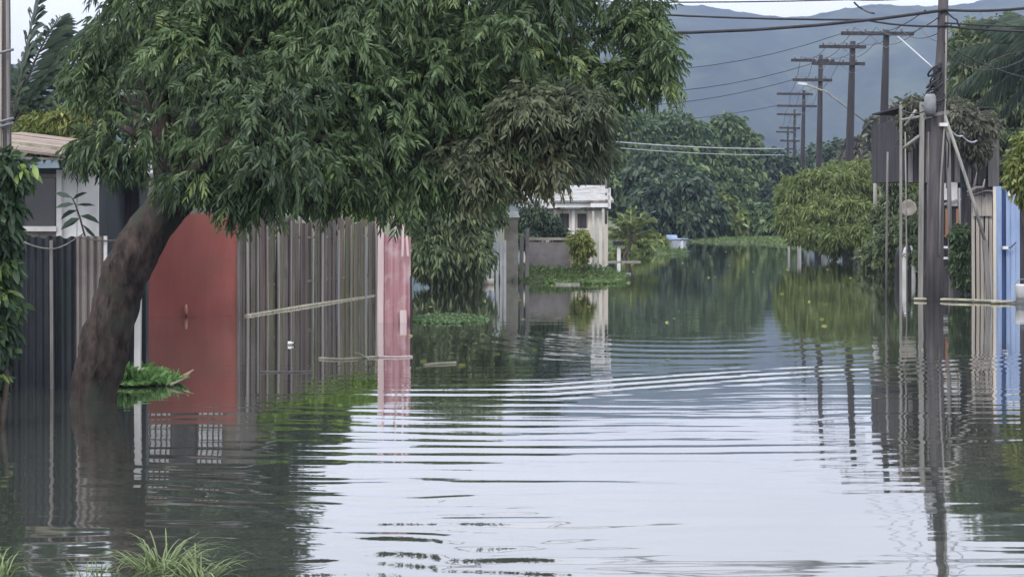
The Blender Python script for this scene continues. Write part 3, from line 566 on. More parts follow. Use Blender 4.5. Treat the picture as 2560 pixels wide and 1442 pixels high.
post('bare_pole', 'tall thin grey pole behind the white pickets', 1246, 362, 720, 38.6, .075, 'greywood', rnd_=True, cat='pole')
# boat
db = 74
f = thing('small_boat', 'small white and blue boat moored at the far end of the street', 'boat', (X(1686, db), db, 0))
m = MB(); S = []
xb = X(1686, db)
for i in range(9):
    t = i / 8; hw = .62 * math.sin(math.pi * min(1, .5 + .5 * t)) ** .6 if t < 1 else .04; hw = .62 * (1 - t ** 3) + .02
    yy = db + 1.2 - t * 2.6; xo = t * .25
    S.append([(xb + xo - hw, yy, .29 + .08 * t), (xb + xo - hw * .75, yy, .0), (xb + xo, yy, -.15), (xb + xo + hw * .75, yy, 0), (xb + xo + hw, yy, .29 + .08 * t), (xb + xo + hw * .9, yy, .27 + .08 * t), (xb + xo, yy, .18), (xb + xo - hw * .9, yy, .27 + .08 * t)])
vs = [p for r_ in S for p in r_]; m.add(vs, [(i * 8 + k, i * 8 + (k + 1) % 8, (i + 1) * 8 + (k + 1) % 8, (i + 1) * 8 + k) for i in range(8) for k in range(8)] + [tuple(range(8))[::-1], tuple(64 + k for k in range(8))]); m.build('hull', 'hull', f)
MB().box((xb - .1, db + .5, .42), (.6, .6, .16), taper=.8).build('cabin', 'blue', f)
MB().tube([(xb - .62, db + 1.2, .2), (xb - .6, db, .22), (xb - .3, db - 1.0, .26), (xb + .25, db - 1.42, .3), (xb + .7, db - .9, .26), (xb + .72, db, .22)], .035, 6).build('rub_strake', 'deepblue', f, True)
for i, (px, py, ln_, dd, a) in enumerate(((1555, 655, 95, 50.5, 1), (1542, 686, 70, 41.2, 3), (1520, 706, 46, 36.8, -2), (1420, 712, 60, 35.6, 0))):
    o = MB().box((X(px, dd), dd, .015), (ln_ / F * dd, .12, .05), (0, 0, R(a))).build('floating_plank', 'palewood')
    tag(o, ['upper pale plank floating right of the gate posts', 'middle pale plank floating off the grassy bank', 'short plank floating at the tip of the grassy bank', 'thin plank at the water edge before the grey panel wall'][i], 'plank', 'planks afloat by the bank')
o = MB().tube([W(1177, 712, 35.8), W(1205, 712, 35.8), W(1208, 712, 35.8), W(1235, 712, 35.8)], [.03, .05, .09, .09], 10).build('floating_canister', 'cream', smooth=True); tag(o, 'pale canister floating in front of the drooping shrub', 'canister')
for v_ in o.data.vertices: v_.co.z += .06

# ------------------------------------------------------------------ far end of the street
far = [
    ('far_tree', 'dark blue green tree at the street end, left of the gap', 88, 1700, [pb(1640, 520, 84, 60), pb(1700, 500, 85, 75), pb(1640, 450, 88, 70), pb(1760, 540, 84, 50), pb(1600, 560, 80, 30), pb(1720, 560, 83, 35)], 'dark', 3600),
    ('far_tree', 'tall pale green tree rising at the left of the street end', 97, 1570, [pb(1560, 340, 96, 55), pb(1600, 330, 97, 45), pb(1530, 400, 95, 70), pb(1600, 420, 96, 70), pb(1520, 480, 93, 55), pb(1500, 330, 98, 45)], 'mid', 3000),
    ('far_tree', 'rounded green tree behind the street end, under the hill', 100, 1690, [pb(1660, 330, 100, 50), pb(1710, 350, 100, 60), pb(1650, 390, 99, 55), pb(1750, 400, 100, 50), pb(1700, 440, 98, 60)], 'mid', 3000),
    ('far_tree', 'green tree with a flat right side beside the far poles', 103, 1840, [pb(1820, 340, 103, 45), pb(1850, 370, 103, 45), pb(1800, 410, 102, 55), pb(1855, 430, 102, 42), pb(1830, 480, 100, 52), pb(1780, 460, 100, 50)], 'mid', 3000),
    ('far_shrub', 'vine covered green shrubs sloping down at the road end', 86, 1810, [pb(1790, 530, 86, 42), pb(1830, 560, 86, 35), pb(1770, 570, 85, 28), pb(1750, 500, 88, 36)], 'lime', 1500),
    ('far_shrub', 'low dark hedge at the end of the street, right half', 87, 1890, [pb(1870, 550, 87, 36), pb(1920, 550, 87, 38), pb(1950, 570, 86, 30), pb(1900, 575, 86, 22), pb(1840, 580, 87, 18)], 'mid', 1500),
    ('far_tree', 'hazy tree mass behind the row of poles', 112, 1980, [pb(1930, 430, 110, 50), pb(1990, 450, 110, 60), pb(2060, 430, 112, 60), pb(1900, 490, 108, 45), pb(2110, 400, 112, 45), pb(1950, 510, 106, 45)], 'dark', 2800),
    ('far_tree', 'grey green trees between the leaning post and thin pole', 96, 2190, [pb(2160, 400, 95, 55), pb(2230, 340, 90, 60), pb(2200, 430, 90, 60), pb(2280, 300, 88, 55), pb(2250, 400, 88, 60)], 'dull', 3000),
]
for nm, lb, d, px, bl, mt, n_ in far:
    tree(nm, lb, 'tree' if 'tree' in nm else 'shrub', d, px, bl, mt, n_, .5, .24, 4, group='greenery closing the far street', tr=.22, z0=0)
# ------------------------------------------------------------------ right side vegetation
tree('domed_tree', 'wide domed bright green tree drooping to the water on the right', 'tree', 57, 2140,
     [pb(2010, 500, 56, 62), pb(2070, 475, 56, 62), pb(2140, 470, 57, 60), pb(2200, 490, 57, 62), pb(2250, 530, 56, 52), pb(1985, 550, 55, 40), pb(2060, 545, 54.5, 50), pb(2130, 540, 54, 45), pb(2020, 585, 54, 26), pb(2220, 570, 54.5, 55), pb(1975, 480, 58, 28), pb(2100, 445, 58, 34), pb(2090, 600, 52, 30), pb(2150, 595, 52, 34), pb(2200, 610, 51, 30), pb(2040, 590, 53, 22), pb(1990, 590, 54, 14), pb(2265, 480, 56, 40)], 'lime', 8600, .24, .06, 6, down=.55, droop=.4, tr=.2)
tree('waterside_bush', 'grey green bush in the water left of the tall near pole', 'bush', 40, 2250, [pb(2240, 600, 40, 48), pb(2290, 590, 39, 45), pb(2300, 640, 38, 42), pb(2230, 650, 40, 38), pb(2330, 650, 36, 34), pb(2180, 640, 44, 30), pb(2265, 540, 41, 34)], 'shrub', 3200, .16, .05, 6, down=.5, tr=.05)
tree('tall_right_tree', 'tall leafy tree behind the dark timber house at upper right', 'tree', 42, 2500, [pb(2450, 130, 42, 70), pb(2520, 120, 42, 80), pb(2480, 230, 42, 90), pb(2550, 260, 42, 90), pb(2440, 330, 41, 60), pb(2550, 400, 41, 70), pb(2400, 250, 43, 45)], 'shrub', 5200, .24, .07, 6, tr=.18)
tree('roof_vines', 'dark vines sprawling over the roof of the dark timber house', 'vine', 33.6, 2300, [pb(2280, 270, 33.6, 26), pb(2320, 262, 33.6, 20), pb(2385, 275, 33.6, 28), pb(2420, 290, 33.6, 26), pb(2470, 310, 33.6, 26), pb(2265, 300, 33.6, 20), pb(2268, 350, 33.6, 14)], 'dull', 1300, .12, .04, 5, tr=.02, limbs=False)
tree('scrub_tangle', 'tangled scrub between the domed tree and the dark timber house', 'scrub', 41, 2215, [pb(2215, 400, 42, 30), pb(2235, 450, 41, 30), pb(2240, 500, 41, 34), pb(2210, 540, 41, 30), pb(2262, 420, 41, 24), pb(2225, 360, 43, 22)], 'shrub', 1700, .15, .045, 5, tr=.04)
tree('vine_mass', 'pale green vine tangle hanging beside the diagonal prop', 'vine', 33, 2430, [pb(2415, 330, 33, 42), pb(2440, 370, 33, 32), pb(2400, 300, 33, 28), pb(2455, 320, 33.3, 34)], 'dull', 1100, .14, .05, 5, tr=.03)
tree('bright_bush', 'bright yellow green bush at the right edge above the blue boards', 'bush', 26, 2570, [pb(2555, 420, 26, 34), pb(2580, 370, 26, 40), pb(2540, 450, 26, 20), pb(2570, 480, 26, 30)], 'yellow', 700, .13, .05, 5, tr=.04)
tree('green_creeper', 'deep green creeper on the lower wall between prop and pale planks', 'creeper', 31.6, 2400, [pb(2402, 590, 31.6, 24), pb(2408, 630, 31.6, 26), pb(2398, 665, 31.6, 22), pb(2410, 700, 31.6, 18)], 'mid', 520, .12, .06, 5, tr=.02, z0=-.2)
m = MB(); f = thing('bare_bush', 'forked bare branches under the domed tree', 'bush', (X(2150, 53), 53, 0))
for i in range(16):
    b0 = Vector((X(2150, 53) + rnd.uniform(-.15, .15), 53 + rnd.uniform(-.2, .2), -.2)); e = b0 + Vector((rnd.uniform(-1.1, .9), rnd.uniform(-.3, .3), rnd.uniform(1.2, 2.1)))
    m.tube([b0, b0.lerp(e, .5) + Vector((rnd.uniform(-.1, .1), 0, .1)), e], [.04, .025, .01], 5)
m.build('branches', 'branch', f, True)
# ------------------------------------------------------------------ stakes and tyres on the right bank
for i, (px, y0, y1, dd, ww, mt, lb) in enumerate(((1972, 560, 615, 70, .1, 'palewood', 'first pale stake on the right bank'), (1998, 558, 622, 68, .16, 'palewood', 'second stake, wide and pale, on the right bank'), (2020, 565, 625, 66, .1, 'greywood', 'third stake, grey, on the right bank'), (2062, 565, 640, 62, .14, 'greywood', 'thick grey stake left of the tyre'))):
    post('bank_stake', lb, px, y0, y1 + 14, dd, ww, mt, 'stakes on the right bank')
post('thin_post', 'tall thin pale post in front of the domed tree', 2190, 428, 690, 46, .13, 'palewood', lean=-3, rnd_=True, cat='post')
def tyre(label, px, wy, R0, r0, group, rot=0):
    d = D(wy); f = thing('old_tyre', label, 'tyre', (X(px, d), d, 0), group); c = Vector((X(px, d), d, R0 * .35)); vs = []; n1, n2 = 28, 10
    for i in range(n1):
        a = 2 * math.pi * i / n1
        for j in range(n2):
            b = 2 * math.pi * j / n2; rr = R0 + r0 * math.cos(b); q = Vector((math.cos(a) * rr, r0 * 1.1 * math.sin(b), math.sin(a) * rr)); q.rotate(Quaternion((0, 0, 1), rot)); vs.append(c + q)
    m = MB().add(vs, [(i * n2 + j, i * n2 + (j + 1) % n2, ((i + 1) % n1) * n2 + (j + 1) % n2, ((i + 1) % n1) * n2 + j) for i in range(n1) for j in range(n2)]); m.build('tread', 'black', f, True)
    MB().tube([c + Vector((math.cos(a) * R0 * .8, -r0, math.sin(a) * R0 * .8)) for a in np.linspace(0, 6.28, 25)], .012, 5).build('bead', 'metal', f)
tyre('old tyre half sunk under the domed tree', 2112, 646, .38, .1, 'sunken tyres', .2)
tyre('second old tyre half sunk beside the thin pale post', 2160, 655, .3, .09, 'sunken tyres', -.5)
ds = 40
f = thing('striped_drum', 'round topped black and white striped drum in the water', 'drum', (X(2270, D(700)), D(700), 0)); dd = D(700); c = Vector((X(2272, dd), dd, 0))
prof = [(.36, -.4), (.36, .55), (.34, .72), (.27, .84), (.15, .91), (.02, .93)]
def lathe(m, c, prof, a0=0, a1=6.2832, n=24):
    full = a1 - a0 > 6.28; k = n if full else n + 1; vs = []
    for r_, z in prof:
        for i in range(k): a = a0 + (a1 - a0) * i / n; vs.append(c + Vector((math.cos(a) * r_, math.sin(a) * r_, z)))
    fs = [(j * k + i, j * k + (i + 1) % k, (j + 1) * k + (i + 1) % k, (j + 1) * k + i) for j in range(len(prof) - 1) for i in range(n if full else n)]
    return m.add(vs, fs)
lathe(MB(), c, prof).build('body', 'black', f, True)
for a in (-2.3, -1.65): lathe(MB(), c, [(r_ * 1.02 + .004, z) for r_, z in prof[:-1]], a, a + .28, 4).build('stripe', 'white', f, True)
# ------------------------------------------------------------------ right: near pole
dn = D(752)
UP = 'utility poles along the street'
f = thing('utility_pole', 'tall near utility pole with tangled cables on the right', 'utility pole', (X(2336, dn), dn, 0), UP)
MB().tube([(X(2335, dn), dn, -.6), W(2338, 600, dn), W(2345, 300, dn), W(2356, 100, dn), W(2362, -160, dn)], [.18, .17, .135, .11, .09], 14, .03).build('pole', 'polew', f, True)
m = MB()
for i in range(9):
    c0 = W(2338 + 5 * math.sin(i * 2.2), 250 - i * 9, dn - .12); ph = i * .7; rr = .17 - .008 * i
    m.tube([c0 + Vector((math.cos(a + ph) * rr, math.sin(a + ph) * rr * .7, math.sin(a * 1.0 + i) * (.10 + .02 * (i % 4)))) for a in np.linspace(0, 6.2, 15)], .014 + .004 * (i % 3), 6)
m.tube([W(2352, 160, dn - .12), W(2335, 175, dn - .2), W(2334, 215, dn - .2), W(2350, 232, dn - .14), W(2356, 190, dn - .14), W(2350, 158, dn - .12)], .03, 8)
m.build('cable_coil', 'wire', f, True)
lathe(MB(), W(2326, 268, dn - .16), [(.0, -.16), (.1, -.16), (.12, 0), (.12, .2), (.09, .26), (.0, .27)]).build('junction_can', 'metal', f, True)
MB().bar(W(2310, 292, dn - .1), W(2372, 280, dn - .1), .07, .07).build('bracket', 'greywood', f)
MB().tube([W(2366, 40, dn - .1), W(2364, 160, dn - .1), W(2362, 300, dn - .13), W(2352, 450, dn - .17), W(2348, 640, dn - .19)], .02, 8).build('conduit', 'palewood', f, True)
MB().box(W(2358, 312, dn - .16), (.16, .1, .07)).build('meter_box', 'white', f)
f = thing('pole_prop', 'diagonal timber prop leaning on the near utility pole', 'prop', (X(2432, dn), dn - .3, 0))
MB().tube([W(2462, 600, dn - .35), W(2432, 500, dn - .3), W(2400, 400, dn - .25), W(2362, 290, dn - .16)], [.038, .036, .034, .032], 8, .1).build('timber', 'palewood', f, True)
MB().bar(W(2462, 600, dn - .35), (X(2462, dn), dn - .35, -.4), .09).build('foot_post', 'greywood', f)
for i, (px, y0, y1, ww, ln_, mt, lb) in enumerate(((2301, 255, 560, .09, 4, 'palewood', 'tall pale squared post left of the near pole'), (2252, 262, 640, .05, 0, 'palewood', 'thin pale post further left of the squared post'), (2378, 330, 520, .08, -8, 'greywood', 'dark grey post right behind the near pole'))):
    post('timber_post', lb, px, y0, 752, 31 + .4 * i, ww, mt, 'timber posts by the dark house', lean=ln_, rnd_=False)
f = thing('cross_braces', 'pair of forked timber braces between the pale posts', 'brace', W(2275, 300, 31.1))
for a, b in (((2255, 300), (2300, 292)), ((2262, 315), (2290, 275)), ((2303, 300), (2336, 288)), ((2256, 372), (2298, 340))): MB().tube([W(*a, 31.0), W(*b, 31.0)], .032, 7).build('brace', 'palewood', f, True)
for i, (px, y0, y1, ww, ln_, mt, lb) in enumerate(((2318, 330, 600, .04, 3, 'greywood', 'thin grey pole between the squared post and near pole'), (2215, 380, 640, .05, 4, 'greywood', 'thin grey pole left of the lean-to'), (2402, 470, 640, .05, -4, 'palewood', 'short pale post left of the cream planks'), (2268, 330, 600, .035, -5, 'palewood', 'thin leaning stick right of the thin pale post'))):
    post('thin_stake', lb, px, y0, 752, 31.2 + .3 * i, ww, mt, 'thin stakes by the dark house', lean=ln_, rnd_=True)
for lb, P_ in (('slack cable looping from the pole tangle to the squared post', [W(2338, 240, dn - .15), W(2305, 262, 31)]), ('slack cable looping from the pole tangle to the thin pale post', [W(2336, 262, dn - .15), W(2254, 275, 31)]), ('cable hanging along the near pole down to the white sheets', [W(2350, 255, dn - .2), W(2372, 360, 31), W(2366, 470, 33)]), ('thin cable from the near pole to the tall right tree', [W(2362, 130, dn - .12), W(2470, 175, 33), W(2600, 120, 34)]), ('second thin cable reaching right below the near pole top', [W(2362, 110, dn - .12), W(2600, 200, 33)])):
    n_ = []
    for a, b in zip(P_[:-1], P_[1:]):
        n_ += [a.lerp(b, t / 8) + Vector((0, 0, -.5 * (t / 8) * (1 - t / 8))) for t in range(8)]
    tag(MB().tube(n_ + [P_[-1]], .013, 6).build('power_line', 'wire', smooth=True), lb, 'cable', 'overhead cables')
# dark timber house
dd = 34
f = thing('dark_timber_house', 'dark plank upper storey of a stilted house behind the near pole', 'house', (X(2380, dd), dd, 0))
MB().boards((X(2262, dd), dd), (X(2400, dd), dd), Z(456, dd), Z(268, dd), .1, .2, .03, .03, z1b=Z(262, dd)).build('plank_wall', 'darkwood', f)
MB().boards((X(2400, dd), dd + .02), (X(2505, dd), dd + .3), Z(470, dd), Z(318, dd), .18, .26, .03, .02).build('plank_wall', 'darksheet', f)
MB().box((X(2485, dd), dd + .05, Z(390, dd)), (.26, .06, 1.45)).build('grey_board', 'greywood', f)
MB().box((X(2380, dd), dd + 1.7, (Z(290, dd) + Z(456, dd)) / 2), (X(2500, dd) - X(2262, dd) - .1, 3.2, 1.5)).build('body', 'darkwood', f)
MB().box((X(2383, dd), dd + 1.75, Z(266, dd)), (X(2497, dd) - X(2270, dd), 3.3, .04), (0, R(1.5), 0)).build('roof', 'darkwood', f)
for px, w_, y0 in ((2275, .1, 285), (2320, .14, 300), (2352, .09, 310), (2392, .12, 320), (2422, .08, 330)): MB().box((X(px, dd), dd - .04, (Z(456, dd) + Z(y0, dd)) / 2), (w_, .03, Z(y0, dd) - Z(456, dd))).build('batten', 'greywood', f)
q = MB().box((X(2458, dd), dd - .05, Z(388, dd)), (.3, .12, .2)).build('window', 'glass', f); MB().box((X(2454, dd), dd - .13, Z(386, dd)), (.12, .06, .12)).build('pane_patch', 'greywood', q)
q = MB().box((X(2447, dd), dd - .04, Z(430, dd)), (.3, .05, .55)).build('hatch', 'black', f); MB().box((X(2447, dd), dd - .08, Z(402, dd)), (.34, .08, .04)).build('hatch_lintel', 'greywood', q)
MB().boards((X(2300, dd), dd + .1), (X(2500, dd), dd + .1), -.4, Z(458, dd), .2, .35, .03, .0).build('lower_wall', 'darkwood', f)
for px, w_, y0, y1 in ((2328, .2, 462, 545), (2362, .12, 458, 500), (2384, .16, 456, 515)):
    MB().box((X(px, dd), dd - .02, (Z(y0, dd) + Z(y1, dd)) / 2), (w_, .05, Z(y0, dd) - Z(y1, dd))).build('white_sheet', 'white', f)
MB().bar(W(2356, 512, dd - .1), W(2402, 498, dd - .1), .06, .05).build('ledge', 'paleboard', f)
q = MB().box((X(2373, dd), dd - .02, (Z(525, dd) + Z(592, dd)) / 2), (.36, .05, .62)).build('window', 'darkwood', f)
for px in (2354, 2364, 2391): MB().bar((X(px, dd), dd - .06, Z(594, dd)), (X(px, dd), dd - .06, Z(522, dd)), .05, .03).build('jamb', 'orange', q)
MB().bar((X(2353, dd), dd - .06, Z(590, dd)), (X(2392, dd), dd - .06, Z(590, dd)), .05, .03).build('sill', 'orange', q)
for py in (618, 645): MB().box((X(2360, dd), dd - .05, Z(py, dd)), (.34, .05, .05)).build('crossbar', 'white', f)
# cream plank fence and blue shack in front
dc = 30.3
f = thing('cream_plank_screen', 'screen of ragged cream planks under the twisted roof sheet', 'screen', (X(2455, dc), dc, 0))
for px, y0, y1, lt in ((2433, 492, 500, 0), (2444, 498, 500, 1), (2455, 490, 500, 1), (2467, 492, 500, -2), (2477, 495, 500, 0), (2489, 500, 500, 1)):
    MB().bar((X(px + lt, dc), dc + rnd.uniform(-.02, .02), -.4), (X(px, dc), dc + rnd.uniform(-.02, .02), Z(y0, dc)), .062, .02).build('plank', 'cream', f)
MB().boards((X(2430, dc), dc - .06), (X(2478, dc), dc - .06), Z(540, dc), Z(488, dc), .07, .1, .015, .05).build('short_boards', 'cream', f)
MB().box((X(2460, dc), dc + .12, .85), (.46, .04, 2.2)).build('backing', 'darkwood', f)
f = thing('twisted_roof_sheet', 'twisted pinkish roof sheet lying over the cream planks', 'roof sheet', W(2470, 475, dc)); m = MB(); vs = []
for i in range(13):
    t = i / 12; px = 2418 + 102 * t; py = 492 - 30 * t ** 1.6 - 6 * math.sin(t * 5)
    for j in range(3): vs.append(W(px, py + (6 - 10 * t) * (j - 1) + 3 * math.sin(t * 9 + j), dc - .25 + j * .35))
vs += [v + Vector((0, 0, -.02)) for v in vs]
fs = [(i * 3 + j, (i + 1) * 3 + j, (i + 1) * 3 + j + 1, i * 3 + j + 1) for i in range(12) for j in range(2)]; fs += [tuple(x + 39 for x in q[::-1]) for q in fs] + [(i * 3, (i + 1) * 3, (i + 1) * 3 + 39, i * 3 + 39) for i in range(12)] + [(i * 3 + 2, (i + 1) * 3 + 2, (i + 1) * 3 + 41, i * 3 + 41) for i in range(12)]
m.add(vs, fs).build('sheet', 'pinkroof', f, True)
f = thing('driftwood_branch', 'gnarled bare branch lying on the twisted roof sheet', 'branch', W(2440, 470, dc - .2))
m = MB(); m.tube([W(2420, 482, dc - .3), W(2440, 470, dc - .3), W(2458, 468, dc - .3), W(2462, 448, dc - .3)], [.05, .04, .03, .012], 7, .2); m.tube([W(2432, 474, dc - .3), W(2438, 455, dc - .3), W(2442, 430, dc - .3)], [.03, .02, .01], 6, .2); m.build('wood', 'greywood', f, True)
dB = 29.6
f = thing('blue_boarded_shack', 'shack wall of pale blue and deep blue upright boards at right edge', 'shack', (X(2525, dB), dB, 0))
for px, w_, mt, nm, o in ((2493, .17, 'blue', 'board', 0), (2509, .1, 'deepblue', 'board', .05), (2521, .1, 'blue', 'board', 0), (2531, .09, 'blue', 'board', -.02), (2542, .11, 'blue', 'board', 0), (2556, .12, 'darkwood', 'board', .05), (2485, .06, 'cream', 'board', -.03)):
    MB().bar((X(px + 1, dB), dB + o, -.4), (X(px, dB), dB + o, Z(466 + abs(o) * 100, dB)), w_, .025).build(nm, mt, f)
MB().box((X(2560, dB), dB + .15, .9), (1.1, .05, 2.4)).build('backing', 'deepblue', f)
for px in (2524, 2542): MB().box((X(px, dB), dB - .04, Z(478, dB)), (.1, .03, .2)).build('white_patch', 'white', f)
MB().box((X(2510, dB), dB - .08, Z(619, dB)), (.1, .08, .06)).build('hinge_box', 'white', f)
MB().tube([W(2514, 622, dB - .1), W(2528, 618, dB - .12), W(2540, 606, dB - .12)], .012, 6).build('hose', 'wire', f, True)
d_ = 28.6
f = thing('white_bucket', 'white bucket with handle at the right edge near the blue shack', 'bucket', (X(2556, d_), d_, 0)); c = W(2558, 742, d_); c.z = .08
lathe(MB(), c, [(.0, -.1), (.13, -.1), (.16, .28), (.165, .3), (.15, .3), (.14, .0), (0, 0)]).build('body', 'white', f, True)
MB().tube([c + Vector((math.cos(a) * .16, 0, .28 + math.sin(a) * .13)) for a in np.linspace(0, 3.14, 12)], .01, 6).build('handle', 'metal', f, True)
for i, (a, b, lb) in enumerate((((2285, 742), (2500, 756), 'long floating bamboo pole at the foot of the pale planks'), ((2478, 758), (2600, 752), 'floating bamboo pole before the blue boarded shack'))):
    p0 = Vector((X(a[0], 29.6 - i), 29.6 - i, .03)); p1 = Vector((X(b[0], 28.8), 28.8, .03))
    o = MB().tube([p0, p0.lerp(p1, .5) + Vector((0, 0, .01)), p1], [.035, .03, .035], 8, .1).build('bamboo_pole', 'straw', smooth=True); tag(o, lb, 'pole', 'bamboo afloat on the right')
f = thing('rooftop_basin', 'round pale basin hanging at the edge of the waterside bush', 'basin', W(2268, 520, 39)); c = W(2268, 520, 39)
m = MB(); 
vs = []
for r_, y in ((.0, -.12), (.12, -.12), (.2, -.04), (.22, .02), (.2, .03), (.0, -.08)):
    for i in range(20): a = 2 * math.pi * i / 20; vs.append(c + Vector((math.cos(a) * r_, y * -1 - .1, math.sin(a) * r_)))
m.add(vs, [(j * 20 + i, j * 20 + (i + 1) % 20, (j + 1) * 20 + (i + 1) % 20, (j + 1) * 20 + i) for j in range(5) for i in range(20)]); m.build('bowl', 'cream', f, True)
MB().bar(c + Vector((0, .15, .1)), (c.x, c.y + .15, -.4), .05).build('stand', 'greywood', f)
f = thing('small_lean_to', 'small lean-to with a white roof strip above the domed tree', 'shed', (X(2222, 50), 50, 0))
MB().box(W(2222, 437, 50), (.95, .5, .12), (0, R(-2), 0)).build('roof', 'white', f)
for px in (2202, 2246): MB().bar((X(px, 50), 50, -.4), (X(px, 50), 50, Z(440, 50)), .08).build('leg', 'palewood', f)
for py in (372, 388): MB().bar(W(2205, py, 50), W(2255, py - 2, 50), .06).build('rail', 'palewood', f)
MB().bar(W(2198, 345, 50), W(2212, 435, 50), .07).build('strut', 'greywood', f)

# ------------------------------------------------------------------ the row of poles
def upole(label, d, top, bot_px, top_px, arms, r_=.14, lamp=None, ins=True):
    f = thing('utility_pole', label, 'utility pole', (X(bot_px, d), d, 0), UP)
    a = Vector((X(bot_px, d), d, -.5)); b = W(top_px, top, d)
    MB().tube([a, a.lerp(b, .4), a.lerp(b, .8), b], [r_ * 1.25, r_ * 1.1, r_ * .85, r_ * .7], 12, .02).build('pole', 'poledark', f, True)
    for (y, x0, x1) in arms:
        q = MB(); q.bar(W(x0, y, d - .18), W(x1, y + 1, d - .18), .13, .14); q = q.build('crossarm', 'darkwood', f)
        nI = 4 if x1 - x0 > 80 else 3
        for i in range(nI):
            u = (i + .35) / nI; c = W(x0 + (x1 - x0) * u, y, d - .18); c.z += .07; lathe(MB(), c, [(.0, 0), (.04, 0), (.04, .05), (.055, .07), (.055, .12), (.02, .16), (.0, .16)], n=10).build('insulator', 'metal', q, True)
        k = MB()
        for s_ in (-1, 1): k.bar(W(top_px + s_ * (x1 - x0) * .25, y + 2, d - .1), W(top_px - (top_px - bot_px) * .05, y + (x1 - x0) * .2, d - .12), .03, .02)
        k.build('brace', 'metal', q)
    if lamp:
        (x0, y0), (x1, y1) = lamp
        q = MB().tube([W(x0, y0, d - .2), W(x0 + (x1 - x0) * .35, y0 + (y1 - y0) * .2, d - .6), W(x1, y1, d - .2)], [.05, .045, .04], 8).build('lamp_arm', 'palewood', f, True)
        MB().box(W(x0 - 6, y0 - 1, d - .2), (.45, .22, .12), (0, R(6), 0)).build('lamp_head', 'hull', q)
    return f
upole('utility pole with one very wide crossarm above the domed tree', D(640), 76, 2200, 2216, [(84, 2103, 2284)], .17)
upole('utility pole with two dark crossarms, third from the right', D(624), 104, 2116, 2132, [(117, 2048, 2165), (159, 2030, 2162)], .18)
upole('utility pole with two stacked arms and a pale lamp arm', D(612), 138, 2044, 2052, [(151, 1978, 2086), (200, 1982, 2080)], .15, lamp=((2012, 211), (2160, 302)))
upole('utility pole with two short arms near the far trees', 98, 226, 2002, 2010, [(235, 1942, 2032), (265, 1943, 2042)], .15)
upole('second farthest utility pole, dim with three short arms', 116, 275, 1984, 1987, [(286, 1942, 2002), (320, 1948, 2000), (352, 1950, 2000)], .14)
upole('farthest utility pole, faint and low beside the hazy trees', 135, 315, 1968, 1970, [(330, 1940, 1990), (372, 1944, 1990)], .13)
# wires
def wire(label, P, r_=.012, mat='wire', sag=.25, name='power_line'):
    P = [Vector(p) for p in P]; pts = []
    for a, b in zip(P[:-1], P[1:]):
        n_ = max(6, int((b - a).length / 1.2)); n_ = min(n_, 20)
        for i in range(n_): t = i / n_; pts.append(a.lerp(b, t) + Vector((0, 0, -4 * sag * t * (1 - t))))
    pts.append(P[-1]); o = MB().tube(pts, r_, 6).build(name, mat, smooth=True)
    return tag(o, label, 'cable', 'overhead cables')
T = W(2358, 28, dn); T.y -= .12
wire('thick cable from behind the big tree to the near pole top', [W(1100, 60, 30), T], .035, sag=.32)
wire('thick cable from the near pole to the top right corner', [T, W(2700, 2, 27)], .03, sag=.08)
wire('cable dipping under the thick one, left of the near pole', [W(1500, 28, 30), W(2160, 50, 30), W(2362, 66, dn - .12)], .022, sag=.05)
wire('lower cable from the near pole to the right edge', [W(2362, 66, dn - .12), W(2720, 76, 28)], .026, sag=.06)
wire('second lower cable at the right of the near pole', [W(2362, 58, dn - .12), W(2740, 62, 28)], .018, sag=.05)
wire('topmost cable running along the upper edge of the sky', [W(1300, 2, 33), W(2120, 0, 33), W(2360, -12, 30)], .016, sag=.05)
wire('short forked cable drooping below the topmost cable', [W(2135, 6, 33), W(2155, 22, 33), W(2185, 34, 31)], .022, sag=.02)
P2 = W(2216, 84, D(640)); P3 = W(2130, 117, D(624)); P4 = W(2052, 151, D(612)); P5 = W(2010, 235, 98); P6 = W(1987, 286, 116); P7 = W(1970, 330, 135)
for k, off in enumerate((-1.3, -.45, .45, 1.3)):
    o_ = Vector((off, -.18, .22))
    wire(['outermost left line', 'inner left line', 'inner right line', 'outermost right line'][k] + ' strung along the row of utility poles', [T + Vector((off * .3, 0, -.15 * k)), P2 + o_, P3 + o_ * .8, P4 + o_ * .8, P5 + o_ * .7, P6 + o_ * .6, P7 + o_ * .5], .012, sag=.35)
wire('upper thin line crossing the hill to the wide crossarm', [W(1300, 150, 60), W(2105, 84, D(640))], .014, sag=.9)
wire('lower thin line crossing the hill to the two armed pole', [W(1300, 205, 70), W(2035, 158, D(624))], .016, sag=.9)
wire('thin line sagging in front of the hill to the lamp pole', [W(1300, 250, 80), W(1982, 200, D(612))], .018, sag=.8)
wire('line crossing low before the hill to the short arms', [W(1300, 300, 90), W(1944, 264, 98)], .02, sag=.6)
wire('upper pale line crossing in front of the far trees', [W(1400, 342, 60), W(1960, 372, 75)], .03, 'palewire', .15)
wire('lower pale line crossing in front of the far trees', [W(1400, 356, 60), W(1960, 388, 75)], .022, 'palewire', .15)
wire('pale guy line slanting from the wide crossarm pole', [W(2240, 88, D(640)), W(2330, 168, 50)], .03, 'palewire', .0)
wire('drooping cable from the near pole to the timber posts', [W(2362, 300, dn - .15), W(2405, 340, 31), W(2450, 345, 33)], .02, 'palewire', .12)
wire('thin slack line over the left fence tops', [W(60, 605, 15.1), W(135, 622, 15.1), W(195, 592, 15.0), W(300, 600, 15.2)], .008, 'greywood', .02, name='fence_wire')
wire('loose cable end curling beside the near pole top', [W(2364, 26, dn - .12), W(2392, 50, dn - .2), W(2400, 66, dn - .2)], .018, sag=.03)

